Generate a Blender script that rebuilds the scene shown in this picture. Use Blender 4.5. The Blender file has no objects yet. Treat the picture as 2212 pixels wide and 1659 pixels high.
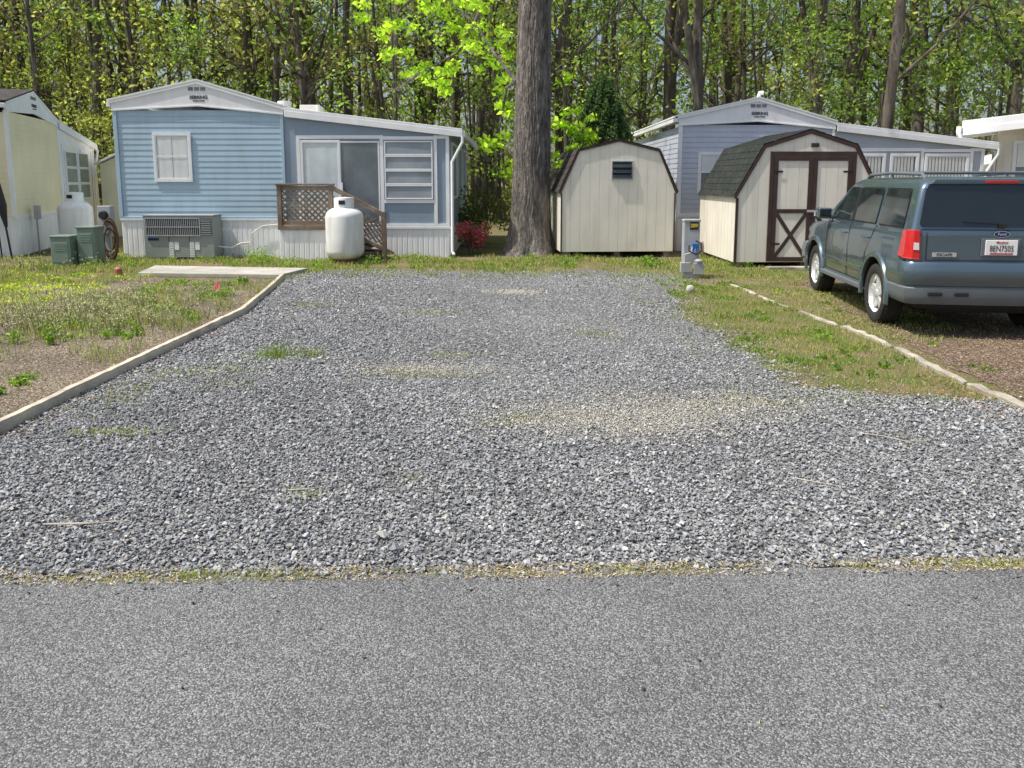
import bpy, bmesh, math, random
import numpy as np
from mathutils import Vector, Matrix
random.seed(3); RS=np.random.RandomState(7)
S=bpy.context.scene; COL=S.collection
S.view_settings.view_transform='Standard'; S.view_settings.look='None'; S.view_settings.exposure=0

# ---------------------------------------------------------------- materials
def pm(name,rgb,rough=.6,var=.12,vs=3.0,bump=0.0,bs=40.0,metal=0.0,dirt=0.0,attr=False,stretch=(1,1,1),spec=.5,coat=0,rgb2=None,transl=0.0,bd=.02):
    m=bpy.data.materials.new(name); m.use_nodes=True; nt=m.node_tree; N=nt.nodes; L=nt.links
    p=N['Principled BSDF']; p.inputs['Roughness'].default_value=rough; p.inputs['Metallic'].default_value=metal
    p.inputs['Specular IOR Level'].default_value=spec; p.inputs['Coat Weight'].default_value=coat
    tc=N.new('ShaderNodeTexCoord'); mp=N.new('ShaderNodeMapping'); mp.inputs['Scale'].default_value=stretch
    L.new(tc.outputs['Object'],mp.inputs['Vector'])
    if attr:
        a=N.new('ShaderNodeAttribute'); a.attribute_name='col'; base=a.outputs['Color']
    else:
        c=N.new('ShaderNodeRGB'); c.outputs[0].default_value=(*rgb,1); base=c.outputs[0]
    nz=N.new('ShaderNodeTexNoise'); nz.inputs['Scale'].default_value=vs; nz.inputs['Detail'].default_value=6
    L.new(mp.outputs[0],nz.inputs['Vector'])
    mr=N.new('ShaderNodeMapRange'); mr.inputs[1].default_value=.3; mr.inputs[2].default_value=.7
    mr.inputs[3].default_value=1-var; mr.inputs[4].default_value=1+var; L.new(nz.outputs[0],mr.inputs[0])
    mx=N.new('ShaderNodeMixRGB'); mx.blend_type='MULTIPLY'; mx.inputs[0].default_value=1
    if rgb2:
        m2=N.new('ShaderNodeMixRGB'); m2.inputs[2].default_value=(*rgb2,1); L.new(base,m2.inputs[1])
        r2=N.new('ShaderNodeMapRange'); r2.inputs[1].default_value=.42; r2.inputs[2].default_value=.6; n2=N.new('ShaderNodeTexNoise')
        n2.inputs['Scale'].default_value=vs*.37; n2.inputs['Detail'].default_value=8; L.new(mp.outputs[0],n2.inputs['Vector'])
        L.new(n2.outputs[0],r2.inputs[0]); L.new(r2.outputs[0],m2.inputs[0]); base=m2.outputs[0]
    L.new(base,mx.inputs[1]); L.new(mr.outputs[0],mx.inputs[2]); out=mx.outputs[0]
    if dirt>0:
        sx=N.new('ShaderNodeSeparateXYZ'); L.new(tc.outputs['Object'],sx.inputs[0])
        n3=N.new('ShaderNodeTexNoise'); n3.inputs['Scale'].default_value=2.2; n3.inputs['Detail'].default_value=9
        mp3=N.new('ShaderNodeMapping'); mp3.inputs['Scale'].default_value=(2.5,2.5,.5); L.new(tc.outputs['Object'],mp3.inputs[0]); L.new(mp3.outputs[0],n3.inputs['Vector'])
        dr=N.new('ShaderNodeMapRange'); dr.inputs[1].default_value=.48; dr.inputs[2].default_value=.75; L.new(n3.outputs[0],dr.inputs[0])
        hz=N.new('ShaderNodeMapRange'); hz.inputs[1].default_value=0; hz.inputs[2].default_value=.5; hz.inputs[3].default_value=.45; hz.inputs[4].default_value=0; L.new(sx.outputs[2],hz.inputs[0])
        ad=N.new('ShaderNodeMath'); ad.operation='ADD'; ad.use_clamp=True; L.new(dr.outputs[0],ad.inputs[0]); L.new(hz.outputs[0],ad.inputs[1])
        mu=N.new('ShaderNodeMath'); mu.operation='MULTIPLY'; mu.inputs[1].default_value=dirt; L.new(ad.outputs[0],mu.inputs[0])
        m3=N.new('ShaderNodeMixRGB'); m3.inputs[2].default_value=(.22,.23,.17,1); L.new(mu.outputs[0],m3.inputs[0]); L.new(out,m3.inputs[1]); out=m3.outputs[0]
    L.new(out,p.inputs['Base Color'])
    if bump>0:
        b=N.new('ShaderNodeBump'); b.inputs['Strength'].default_value=bump; b.inputs['Distance'].default_value=bd
        n4=N.new('ShaderNodeTexNoise'); n4.inputs['Scale'].default_value=bs; n4.inputs['Detail'].default_value=8; L.new(mp.outputs[0],n4.inputs['Vector'])
        L.new(n4.outputs[0],b.inputs['Height']); L.new(b.outputs[0],p.inputs['Normal'])
    if transl>0:
        t=N.new('ShaderNodeBsdfTranslucent'); ms=N.new('ShaderNodeMixShader'); ms.inputs[0].default_value=transl
        g=N.new('ShaderNodeMixRGB'); g.blend_type='MULTIPLY'; g.inputs[0].default_value=1; g.inputs[2].default_value=(2.0,2.1,1.1,1)
        L.new(out,g.inputs[1]); L.new(g.outputs[0],t.inputs[0]); L.new(p.outputs[0],ms.inputs[1]); L.new(t.outputs[0],ms.inputs[2])
        L.new(ms.outputs[0],N['Material Output'].inputs[0])
    return m

M={}
M['blue']=pm('blue_siding',(.40,.54,.65),.45,.06,1.2,.04,60,dirt=.2)
M['yellow']=pm('yellow_siding',(.87,.79,.53),.5,.06,1.2,.04,60,dirt=.12)
M['lav']=pm('lavender_siding',(.53,.57,.66),.5,.06,1.2,.04,60,dirt=.12)
M['cream']=pm('cream_siding',(.83,.79,.69),.55,.06,1.5,.05,60,dirt=.2)
M['porchgrey']=pm('porch_panel_grey_blue',(.27,.34,.42),.5,.08,1.5,.04,50,dirt=.15)
M['lavgrey']=pm('porch_panel_grey',(.42,.45,.51),.5,.08,1.5,.04,50)
M['white']=pm('white_trim',(.87,.88,.89),.4,.05,2,.02,60,dirt=.10)
M['skirt']=pm('white_skirt',(.85,.86,.88),.45,.05,2,.03,50,dirt=.22)
M['offwhite']=pm('offwhite',(.76,.74,.68),.5,.06,2)
M['shingle']=pm('roof_shingle',(.035,.030,.028),.9,.4,14,.6,60,rgb2=(.06,.052,.048))
M['gshingle']=pm('dark_green_shingle',(.014,.020,.016),.9,.5,16,.7,60,rgb2=(.028,.034,.028))
M['brown']=pm('dark_brown_trim',(.055,.030,.024),.55,.25,6,.1,60)
M['wood']=pm('weathered_deck_wood',(.17,.12,.08),.75,.3,5,.3,30,rgb2=(.25,.205,.16))
M['timber']=pm('landscape_timber',(.56,.49,.37),.8,.2,4,.4,30,rgb2=(.42,.37,.29))
M['oldwood']=pm('weathered_timber',(.46,.42,.35),.9,.3,6,.8,14,rgb2=(.28,.25,.20))
M['concrete']=pm('concrete_slab',(.45,.43,.38),.85,.16,3,.2,50,rgb2=(.36,.345,.30))
M['acgrey']=pm('grey_green_metal',(.30,.33,.31),.5,.08,3,.03,40,dirt=.2)
M['dark']=pm('dark_cavity',(.015,.015,.017),.6,.1)
M['boxgreen']=pm('utility_green',(.18,.25,.21),.5,.12,4,.03,40,dirt=.2)
M['metergrey']=pm('meter_grey',(.40,.41,.42),.5,.12,5,.05,40,dirt=.2)
M['tank']=pm('tank_white_paint',(.83,.83,.81),.4,.06,2,.02,40,dirt=.35)
M['rust']=pm('hose_brown',(.13,.06,.035),.6,.3,12)
M['blacktext']=pm('dark_lettering',(.03,.03,.035),.5,.1)
M['curtain']=pm('curtain_fabric',(.80,.83,.84),.8,.06,5,.03,80)
M['blind']=pm('vertical_blind',(.84,.84,.80),.7,.05)
M['pane']=pm('grey_glazing',(.28,.31,.34),.12,.3,1.2,spec=.8)
M['paned']=pm('dark_screen_glazing',(.17,.20,.22),.15,.35,1.4,spec=.7)
M['paneg']=pm('green_glazing',(.26,.31,.28),.15,.25,1.5,spec=.8)
M['bark']=pm('big_tree_bark',(.135,.12,.105),.95,.5,7,1.0,14,stretch=(3.2,3.2,.8),rgb2=(.24,.215,.19),bd=.05)
M['bark2']=pm('woods_bark',(.085,.070,.058),.95,.4,3,.9,9,stretch=(3,3,.5),rgb2=(.15,.13,.11),bd=.05)
M['leaf']=pm('foliage',(.1,.2,.03),.6,.15,1,attr=True,transl=.55,spec=.2)
M['grass']=pm('grass_blades',(.1,.2,.03),.7,.1,1,attr=True,transl=.3,spec=.2)
M['stone']=pm('gravel_stones',(.2,.2,.2),.75,.2,60,.3,120,attr=True,spec=.3)
M['chip']=pm('wood_chips',(.2,.2,.2),.9,.15,20,attr=True,spec=.1)
M['paint']=pm('steel_blue_car_paint',(.105,.155,.195),.24,.05,1.2,metal=.5,coat=1.0)
M['clad']=pm('grey_bumper_plastic',(.13,.15,.165),.5,.08,4)
M['rubber']=pm('tyre_rubber',(.024,.023,.022),.85,.25,12,.1,60)
M['alloy']=pm('alloy_rim',(.68,.69,.70),.35,.06,6,metal=.4)
M['tint']=pm('tinted_glass',(.010,.013,.015),.04,.1,spec=.7,coat=.3)
M['tint2']=pm('side_glass',(.025,.035,.036),.04,.5,2.5,spec=.8,coat=.4)
M['red']=pm('red_lens',(.60,.015,.02),.15,.15,20,coat=.8)
M['lens']=pm('clear_lens',(.78,.68,.68),.15,.1)
M['chrome']=pm('chrome_badge',(.75,.75,.75),.25,.02,metal=.7)
M['ford']=pm('badge_blue',(.01,.03,.14),.3,.02)
M['plate']=pm('plate_white',(.84,.84,.82),.4,.03)
M['platered']=pm('plate_red',(.45,.03,.03),.4,.03)
M['yplate']=pm('yellow_plate',(.80,.55,.06),.5,.05)
M['bluebit']=pm('blue_plastic',(.03,.14,.45),.4,.05)
M['pinkflag']=pm('pink_flag',(.85,.16,.32),.6,.05,transl=.3)
M['redcap']=pm('red_plastic',(.4,.12,.10),.6,.3,10)
M['paleRock']=pm('pale_rock',(.45,.43,.39),.9,.25,14,.5,30)

def glassmat():
    m=bpy.data.materials.new('window_glass'); m.use_nodes=True; nt=m.node_tree; N=nt.nodes; L=nt.links
    N.remove(N['Principled BSDF']); t=N.new('ShaderNodeBsdfTransparent'); t.inputs[0].default_value=(1,1,1,1)
    g=N.new('ShaderNodeBsdfGlossy'); g.inputs['Roughness'].default_value=.03
    x=N.new('ShaderNodeMixShader'); x.inputs[0].default_value=.10; L.new(t.outputs[0],x.inputs[1]); L.new(g.outputs[0],x.inputs[2]); L.new(x.outputs[0],N['Material Output'].inputs[0])
    return m
M['glass']=glassmat()

# ---------------------------------------------------------------- builders
def link(o,parent=None):
    COL.objects.link(o)
    if parent is not None: o.parent=parent
    return o
def root(name,label,cat,loc=(0,0,0),rot=0,group=None):
    o=bpy.data.objects.new(name,None); o.empty_display_size=.3; COL.objects.link(o); o.location=loc; o.rotation_euler=(0,0,rot)
    o['label']=label; o['category']=cat
    if group:o['group']=group
    return o
class MB:
    def __init__(s): s.v=[];s.f=[];s.mi=[]
    def add(s,vs,fs,m=0):
        b=len(s.v); s.v+= [tuple(v) for v in vs]; s.f+=[tuple(b+i for i in f) for f in fs]; s.mi+=[m]*len(fs)
    def box(s,x0,x1,y0,y1,z0,z1,m=0):
        s.add([(x0,y0,z0),(x1,y0,z0),(x1,y1,z0),(x0,y1,z0),(x0,y0,z1),(x1,y0,z1),(x1,y1,z1),(x0,y1,z1)],
              [(3,2,1,0),(4,5,6,7),(0,1,5,4),(1,2,6,5),(2,3,7,6),(3,0,4,7)],m)
    def bar(s,p0,p1,w,h,m=0):
        p0=Vector(p0);p1=Vector(p1); d=(p1-p0).normalized(); up=Vector((0,0,1)) if abs(d.z)<.95 else Vector((0,1,0))
        a=d.cross(up).normalized()*w/2; b=a.cross(d).normalized()*h/2
        s.add([p0-a-b,p0+a-b,p0+a+b,p0-a+b,p1-a-b,p1+a-b,p1+a+b,p1-a+b],[(3,2,1,0),(4,5,6,7),(0,1,5,4),(1,2,6,5),(2,3,7,6),(3,0,4,7)],m)
    def prism(s,pts,y0,y1,m=0):
        n=len(pts); vs=[(x,y0,z) for x,z in pts]+[(x,y1,z) for x,z in pts]
        fs=[tuple(range(n)),tuple(range(2*n-1,n-1,-1))]+[(i,i+n,(i+1)%n+n,(i+1)%n) for i in range(n)]
        s.add(vs,fs,m)
    def prismx(s,pts,x0,x1,m=0):
        n=len(pts); vs=[(x0,y,z) for y,z in pts]+[(x1,y,z) for y,z in pts]
        fs=[tuple(range(n)),tuple(range(2*n-1,n-1,-1))]+[(i,i+n,(i+1)%n+n,(i+1)%n) for i in range(n)]
        s.add(vs,fs,m)
    def tube(s,pts,rad,n=8,m=0,cap=True,jit=0):
        pts=[Vector(p) for p in pts]; b=len(s.v); prev=None
        for i,p in enumerate(pts):
            d=(pts[min(i+1,len(pts)-1)]-pts[max(i-1,0)]).normalized()
            if prev is None: prev=Vector((1,0,0)) if abs(d.x)<.9 else Vector((0,1,0))
            a=(prev-d*prev.dot(d)).normalized(); prev=a; c=d.cross(a)
            for k in range(n):
                t=2*math.pi*k/n; r=rad[i]*(1+(random.uniform(-jit,jit) if jit else 0)); s.v.append(tuple(p+(a*math.cos(t)+c*math.sin(t))*r))
        for i in range(len(pts)-1):
            for k in range(n):
                s.f.append((b+i*n+k,b+i*n+(k+1)%n,b+(i+1)*n+(k+1)%n,b+(i+1)*n+k)); s.mi.append(m)
        if cap:
            s.f.append(tuple(b+k for k in range(n-1,-1,-1))); s.f.append(tuple(b+(len(pts)-1)*n+k for k in range(n))); s.mi+=[m,m]
    def lathe(s,prof,c=(0,0,0),n=32,m=0,axis='z'):
        b=len(s.v)
        for r,h in prof:
            for k in range(n):
                t=2*math.pi*k/n
                if axis=='z': s.v.append((c[0]+r*math.cos(t),c[1]+r*math.sin(t),c[2]+h))
                else: s.v.append((c[0]+h,c[1]+r*math.cos(t),c[2]+r*math.sin(t)))
        for i in range(len(prof)-1):
            for k in range(n):
                s.f.append((b+i*n+k,b+i*n+(k+1)%n,b+(i+1)*n+(k+1)%n,b+(i+1)*n+k)); s.mi.append(m)
    def clap(s,p0,p1,z0,z1,course=.115,depth=.008,m=0):
        p0=Vector(p0);p1=Vector(p1); d=(p1-p0).normalized(); n=Vector((d.y,-d.x))
        z=z0
        while z<z1-.005:
            zt=min(z+course,z1); a=p0+n*depth;b=p1+n*depth;c=p0+n*.001;e=p1+n*.001
            s.add([(a.x,a.y,z),(b.x,b.y,z),(e.x,e.y,zt),(c.x,c.y,zt),(c.x,c.y,z),(e.x,e.y,z),(a.x,a.y,z+.012),(b.x,b.y,z+.012)],
                  [(0,1,7,6),(6,7,2,3),(4,5,1,0)],m); z+=course
    def corr(s,p0,p1,z0,z1,per=.1,depth=.007,m=0):
        p0=Vector(p0);p1=Vector(p1); Ln=(p1-p0).length; d=(p1-p0)/Ln; n=Vector((d.y,-d.x)); xs=[];t=0
        while t<Ln:
            for q,dd in((0,0),(.12,1),(.80,1),(.92,0)): 
                if t+q*per<Ln: xs.append((t+q*per,dd))
            t+=per
        xs.append((Ln,0)); vs=[]
        for t,dd in xs:
            q=p0+d*t+n*(dd*depth); vs+=[(q.x,q.y,z0),(q.x,q.y,z1)]
        s.add(vs,[(2*i,2*i+2,2*i+3,2*i+1) for i in range(len(xs)-1)],m)
    def obj(s,name,mats,parent=None,smooth=False,bevel=0,seg=2,label=None,loc=None):
        me=bpy.data.meshes.new(name); me.from_pydata(s.v,[],s.f)
        if not isinstance(mats,(list,tuple)): mats=[mats]
        for m in mats: me.materials.append(m)
        me.polygons.foreach_set('material_index',s.mi)
        if smooth: me.polygons.foreach_set('use_smooth',[True]*len(s.f))
        me.update(); o=bpy.data.objects.new(name,me); link(o,parent)
        if bevel>0:
            b=o.modifiers.new('b','BEVEL'); b.width=bevel; b.segments=seg; b.limit_method='ANGLE'; b.angle_limit=math.radians(35)
        if smooth and bevel==0:
            try: me.set_sharp_from_angle(angle=math.radians(40))
            except Exception: pass
        if label:o['label']=label
        if loc:o.location=loc
        return o

def arr_obj(name,V,F,mat,col=None,parent=None,flat=True):
    V=np.asarray(V,dtype=np.float32); F=np.asarray(F,dtype=np.int32); k=F.shape[1]
    me=bpy.data.meshes.new(name); me.vertices.add(len(V)); me.vertices.foreach_set('co',V.ravel())
    me.loops.add(F.size); me.loops.foreach_set('vertex_index',F.ravel()); me.polygons.add(len(F))
    me.polygons.foreach_set('loop_start',np.arange(0,F.size,k,dtype=np.int32))
    me.polygons.foreach_set('loop_total',np.full(len(F),k,dtype=np.int32))
    me.polygons.foreach_set('use_smooth',np.zeros(len(F),dtype=bool))
    me.materials.append(mat); me.update(calc_edges=True); me.validate()
    if col is not None:
        a=me.color_attributes.new('col','FLOAT_COLOR','POINT'); c=np.ones((len(V),4),dtype=np.float32); c[:,:3]=col; a.data.foreach_set('color',c.ravel())
    o=bpy.data.objects.new(name,me); link(o,parent); return o
def text_mesh(name,body,size,x,y,z,mat,parent,bold=.0,ext=.002,flipx=False,sx=1.0):
    c=bpy.data.curves.new(name,'FONT'); c.body=body; c.size=size; c.align_x='CENTER'; c.align_y='CENTER'; c.offset=bold; c.extrude=ext
    t=bpy.data.objects.new('t',c); COL.objects.link(t); bpy.context.view_layer.update()
    me=bpy.data.meshes.new_from_object(t.evaluated_get(bpy.context.evaluated_depsgraph_get())); bpy.data.objects.remove(t)
    for v in me.vertices: v.co=Vector((x+v.co.x*sx,y-v.co.z,z+v.co.y))
    me.materials.clear(); me.materials.append(mat); me.name=name
    o=bpy.data.objects.new(name,me); link(o,parent); return o
def leafquads(C,size,rng,flatten=1.0):
    n=len(C); a=rng.normal(size=(n,3)); a[:,2]*=flatten; a/=np.linalg.norm(a,axis=1)[:,None]
    b=rng.normal(size=(n,3)); b-=a*(a*b).sum(1)[:,None]; b/=np.linalg.norm(b,axis=1)[:,None]
    s=(size*rng.uniform(.6,1.3,n))[:,None]
    V=np.stack([C-a*s,C+b*s*.55,C+a*s,C-b*s*.55],1).reshape(-1,3)
    F=np.arange(4*n).reshape(n,4); return V,F

# ---------------------------------------------------------------- camera, light
cam=bpy.data.cameras.new('camera'); co=bpy.data.objects.new('camera',cam); COL.objects.link(co)
co.location=(0,0,1.6); co.rotation_euler=(math.radians(90-8),0,0); cam.sensor_width=36; cam.lens=36*1661/2212
cam.shift_y=-.0933; cam.clip_end=2000; S.camera=co
sd=Vector((-.45,-.11,.86)).normalized(); el=math.asin(sd.z)
w=bpy.data.worlds.new('World'); S.world=w; w.use_nodes=True; nt=w.node_tree; sk=nt.nodes.new('ShaderNodeTexSky'); sk.sky_type='NISHITA'
sk.sun_disc=False; sk.sun_elevation=el; sk.sun_rotation=math.atan2(sd.x,sd.y); sk.dust_density=3.5; sk.air_density=1.0
nt.links.new(sk.outputs[0],nt.nodes['Background'].inputs[0]); nt.nodes['Background'].inputs[1].default_value=.15
sl=bpy.data.lights.new('sun','SUN'); sl.energy=5.0; sl.angle=math.radians(.6); sl.color=(1,.95,.87); so=bpy.data.objects.new('sun',sl); COL.objects.link(so)
so.rotation_euler=sd.to_track_quat('Z','Y').to_euler(); so.location=(-10,-5,25)

# ---------------------------------------------------------------- ground sheets
def ground_material():
    m=bpy.data.materials.new('ground'); m.use_nodes=True; nt=m.node_tree; N=nt.nodes; L=nt.links; p=N['Principled BSDF']; p.inputs['Roughness'].default_value=.95
    p.inputs['Specular IOR Level'].default_value=.1
    tc=N.new('ShaderNodeTexCoord')
    def noise(s,d=8):
        n=N.new('ShaderNodeTexNoise'); n.inputs['Scale'].default_value=s; n.inputs['Detail'].default_value=d; L.new(tc.outputs['Object'],n.inputs['Vector']); return n.outputs[0]
    def ramp(src,stops):
        r=N.new('ShaderNodeValToRGB'); e=r.color_ramp.elements
        while len(e)<len(stops): e.new(.5)
        for q,(t,c) in zip(e,stops): q.position=t; q.color=(*c,1)
        L.new(src,r.inputs[0]); return r.outputs[0]
    A=ramp(noise(1.6),[(.35,(.23,.18,.12)),(.5,(.175,.155,.08)),(.65,(.12,.15,.05))])
    B=ramp(noise(45),[(.3,(.5,.5,.5)),(.7,(1.5,1.45,1.4))])
    mx=N.new('ShaderNodeMixRGB'); mx.blend_type='MULTIPLY'; mx.inputs[0].default_value=1; L.new(A,mx.inputs[1]); L.new(B,mx.inputs[2])
    L.new(mx.outputs[0],p.inputs['Base Color'])
    b=N.new('ShaderNodeBump'); b.inputs['Strength'].default_value=.9; b.inputs['Distance'].default_value=.04; L.new(noise(30),b.inputs['Height']); L.new(b.outputs[0],p.inputs['Normal'])
    return m
def vor_material(name,scale,stops,bump,dist,rough=.85,bigvar=.15,gap=.5):
    m=bpy.data.materials.new(name); m.use_nodes=True; nt=m.node_tree; N=nt.nodes; L=nt.links; p=N['Principled BSDF']; p.inputs['Roughness'].default_value=rough
    p.inputs['Specular IOR Level'].default_value=.25
    tc=N.new('ShaderNodeTexCoord'); v=N.new('ShaderNodeTexVoronoi'); v.inputs['Scale'].default_value=scale; v.inputs['Randomness'].default_value=1
    nd=N.new('ShaderNodeTexNoise'); nd.inputs['Scale'].default_value=scale*.8; L.new(tc.outputs['Object'],nd.inputs['Vector'])
    ds=N.new('ShaderNodeMixRGB'); ds.blend_type='ADD'; ds.inputs[0].default_value=.5/scale; L.new(tc.outputs['Object'],ds.inputs[1]); L.new(nd.outputs[1],ds.inputs[2]); L.new(ds.outputs[0],v.inputs['Vector'])
    bw=N.new('ShaderNodeSeparateColor'); L.new(v.outputs['Color'],bw.inputs[0]); r=N.new('ShaderNodeValToRGB'); e=r.color_ramp.elements
    while len(e)<len(stops): e.new(.5)
    for q,(t,c) in zip(e,stops): q.position=t; q.color=(*c,1)
    L.new(bw.outputs[0],r.inputs[0])
    dk=N.new('ShaderNodeMapRange'); dk.inputs[1].default_value=.35; dk.inputs[2].default_value=.75; dk.inputs[3].default_value=1; dk.inputs[4].default_value=gap; L.new(v.outputs['Distance'],dk.inputs[0])
    mx=N.new('ShaderNodeMixRGB'); mx.blend_type='MULTIPLY'; mx.inputs[0].default_value=1; L.new(r.outputs[0],mx.inputs[1]); L.new(dk.outputs[0],mx.inputs[2])
    n=N.new('ShaderNodeTexNoise'); n.inputs['Scale'].default_value=1.1; n.inputs['Detail'].default_value=7; L.new(tc.outputs['Object'],n.inputs['Vector'])
    q=N.new('ShaderNodeMapRange'); q.inputs[1].default_value=.3; q.inputs[2].default_value=.7; q.inputs[3].default_value=1-bigvar; q.inputs[4].default_value=1+bigvar; L.new(n.outputs[0],q.inputs[0])
    m2=N.new('ShaderNodeMixRGB'); m2.blend_type='MULTIPLY'; m2.inputs[0].default_value=1; L.new(mx.outputs[0],m2.inputs[1]); L.new(q.outputs[0],m2.inputs[2]); L.new(m2.outputs[0],p.inputs['Base Color'])
    b=N.new('ShaderNodeBump'); b.inputs['Strength'].default_value=bump; b.inputs['Distance'].default_value=dist; b.invert=True; L.new(v.outputs['Distance'],b.inputs['Height']); L.new(b.outputs[0],p.inputs['Normal'])
    return m
def sheet(name,pts,z,mat,label,cat):
    me=bpy.data.meshes.new(name); me.from_pydata([(x,y,z) for x,y in pts],[],[tuple(range(len(pts)))]); me.materials.append(mat)
    o=bpy.data.objects.new(name,me); COL.objects.link(o); o['kind']='structure'; o['label']=label; o['category']=cat; return o
def rough_edge(pts,amp,step=.12,seed=1):
    r=random.Random(seed); out=[]
    for i in range(len(pts)):
        a=Vector(pts[i]);b=Vector(pts[(i+1)%len(pts)]); n=max(1,int((b-a).length/step)); 
        for j in range(n):
            p=a.lerp(b,j/n); out.append((p.x+r.uniform(-amp,amp),p.y+r.uniform(-amp,amp)))
    return out
sheet('ground',[(-400,-200),(400,-200),(400,500),(-400,500)],0,ground_material(),'patchy grass and bare soil around the homes','ground')
edge=[]; r_=random.Random(4)
for i in range(161):
    x=5-10*i/160; edge.append((x,2.955+.03*x+r_.uniform(-.010,.010)))
sheet('road',[(-40,-6),(40,-6),(40,3.9)]+edge+[(-40,1.9)],.012,
      vor_material('road_asphalt',180,[(0,(.088,.090,.092)),(.4,(.165,.169,.172)),(.75,(.250,.255,.259)),(1,(.39,.393,.395))],.85,.0045,bigvar=.13,gap=.5),'grey chip sealed asphalt road','road')
DR=[(-3.3,2.84),(3.9,3.1),(3.75,5.2),(3.5,5.45),(3.05,5.5),(2.6,5.62),(2.15,5.85),(2.18,6.3),(2.2,7.0),(2.1,7.9),(2.0,8.8),(2.2,10.),(2.4,11.6),(2.9,12.4),(2.6,13.3),(1.3,13.7),(0,13.5),(-1.6,13.6),(-3.0,13.7),(-3.7,13.3),(-3.75,12.5),(-3.28,9.1),(-3.28,4.7)]
sheet('gravel_driveway',rough_edge(DR,.03,.1,8),.006,vor_material('gravel_bed',65,[(0,(.11,.113,.117)),(.5,(.20,.205,.21)),(.85,(.31,.315,.318)),(1,(.41,.41,.405))],1,.015),'gravel driveway bed of grey crushed stone','driveway')
mulchm=vor_material('mulch_bed',60,[(0,(.11,.074,.052)),(.5,(.215,.15,.107)),(.85,(.32,.24,.17)),(1,(.44,.36,.26))],1,.015,.95)
sheet('mulch_driveway',rough_edge([(3.85,3.2),(14,4),(14,13.6),(5.2,12.8),(4.6,12.0),(4.2,10),(4.05,8.5),(3.85,7),(3.8,6)],.08),.005,mulchm,'brown mulch parking strip under the vehicle','driveway')
sheet('mulch_yard',rough_edge([(-3.35,3.0),(-3.35,9.1),(-3.85,12.3),(-6.3,12.6),(-7.5,11.6),(-7.0,10),(-8.4,8.4),(-9.5,6),(-8,3)],.06),.005,
      vor_material('yard_soil',60,[(0,(.14,.11,.08)),(.5,(.245,.198,.148)),(.85,(.35,.29,.225)),(1,(.45,.39,.31))],1,.015,.95,.3),'bare mulch yard with weeds','yard')

def inpoly(x,y,poly):
    c=np.zeros(len(x),bool); n=len(poly)
    for i in range(n):
        x0,y0=poly[i]; x1,y1=poly[(i+1)%n]
        m=((y0>y)!=(y1>y)); xi=(x1-x0)*(y-y0)/((y1-y0) if y1!=y0 else 1e-9)+x0
        c^= m&(x<xi)
    return c
def fn(x,y,s=1.0,p=0.0):
    return (np.sin(x*2.1*s+1.3*np.sin(y*1.7*s+p)+p)+np.sin(y*2.7*s+1.1*np.sin(x*2.3*s+2*p)+.7)+.6*np.sin((x+y)*5.1*s+p))/2.6

# gravel stones ------------------------------------------------
def variants(n,pts,sc):
    out=[]
    for i in range(n):
        bm=bmesh.new()
        for k in range(pts):
            v=Vector((random.gauss(0,1),random.gauss(0,1),random.gauss(0,1))).normalized(); bm.verts.new((v.x*sc[0],v.y*sc[1],v.z*sc[2]))
        bmesh.ops.convex_hull(bm,input=bm.verts[:]); 
        bmesh.ops.triangulate(bm,faces=bm.faces[:]); bm.verts.index_update()
        out.append((np.array([v.co[:] for v in bm.verts]),np.array([[v.index for v in f.verts] for f in bm.faces]))); bm.free()
    return out
def scatter(name,vars_,P,sc,colr,mat,rng,tilt=.5):
    n=len(P); az=rng.uniform(0,2*np.pi,n); tx=rng.normal(0,tilt,n); ty=rng.normal(0,tilt,n)
    ca,sa=np.cos(az),np.sin(az); cx,sx=np.cos(tx),np.sin(tx); cy,sy=np.cos(ty),np.sin(ty); Z=np.zeros(n); O=np.ones(n)
    Rz=np.stack([ca,-sa,Z,sa,ca,Z,Z,Z,O],1).reshape(n,3,3); Rx=np.stack([O,Z,Z,Z,cx,-sx,Z,sx,cx],1).reshape(n,3,3); Ry=np.stack([cy,Z,sy,Z,O,Z,-sy,Z,cy],1).reshape(n,3,3)
    R=Rx@Ry@Rz; vi=rng.randint(0,len(vars_),n); VV=[];FF=[];CC=[];off=0
    for k,(v,f) in enumerate(vars_):
        ix=np.where(vi==k)[0]
        if len(ix)==0: continue
        q=np.einsum('nij,vj->nvi',R[ix],v)*sc[ix][:,None,None]+P[ix][:,None,:]
        VV.append(q.reshape(-1,3)); FF.append((f[None]+(np.arange(len(ix))*len(v))[:,None,None]+off).reshape(-1,3)); CC.append(np.repeat(colr[ix],len(v),axis=0)); off+=len(ix)*len(v)
    return arr_obj(name,np.concatenate(VV),np.concatenate(FF),mat,np.concatenate(CC))
SP=[(.45,5.08,.55,.30),(1.15,5.2,.6,.32),(1.6,5.35,.4,.22),(-.75,6.4,.55,.16),(.1,10.9,.3,.2),(-1.0,10.4,.6,.25),(-1.9,6.8,.4,.12),(.75,4.85,.6,.24),(.8,8.6,.9,1.1),(-2.3,8.9,.4,.5)]
SW=[1,1,.65,.7,.55,.38,.25,.65,.25,.2]
def sandmask(x,y):
    m=np.zeros(len(x))
    for (cx,cy,rx,ry),w_ in zip(SP,SW): m=np.maximum(m,w_*np.exp(-(((x-cx)/rx)**2+((y-cy)/ry)**2)))
    return np.clip(m*(1.0+.9*fn(x,y,3.3,1.)+.4*fn(x,y,9,2)),0,1)
P=[];Sz=[];C=[]
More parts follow.
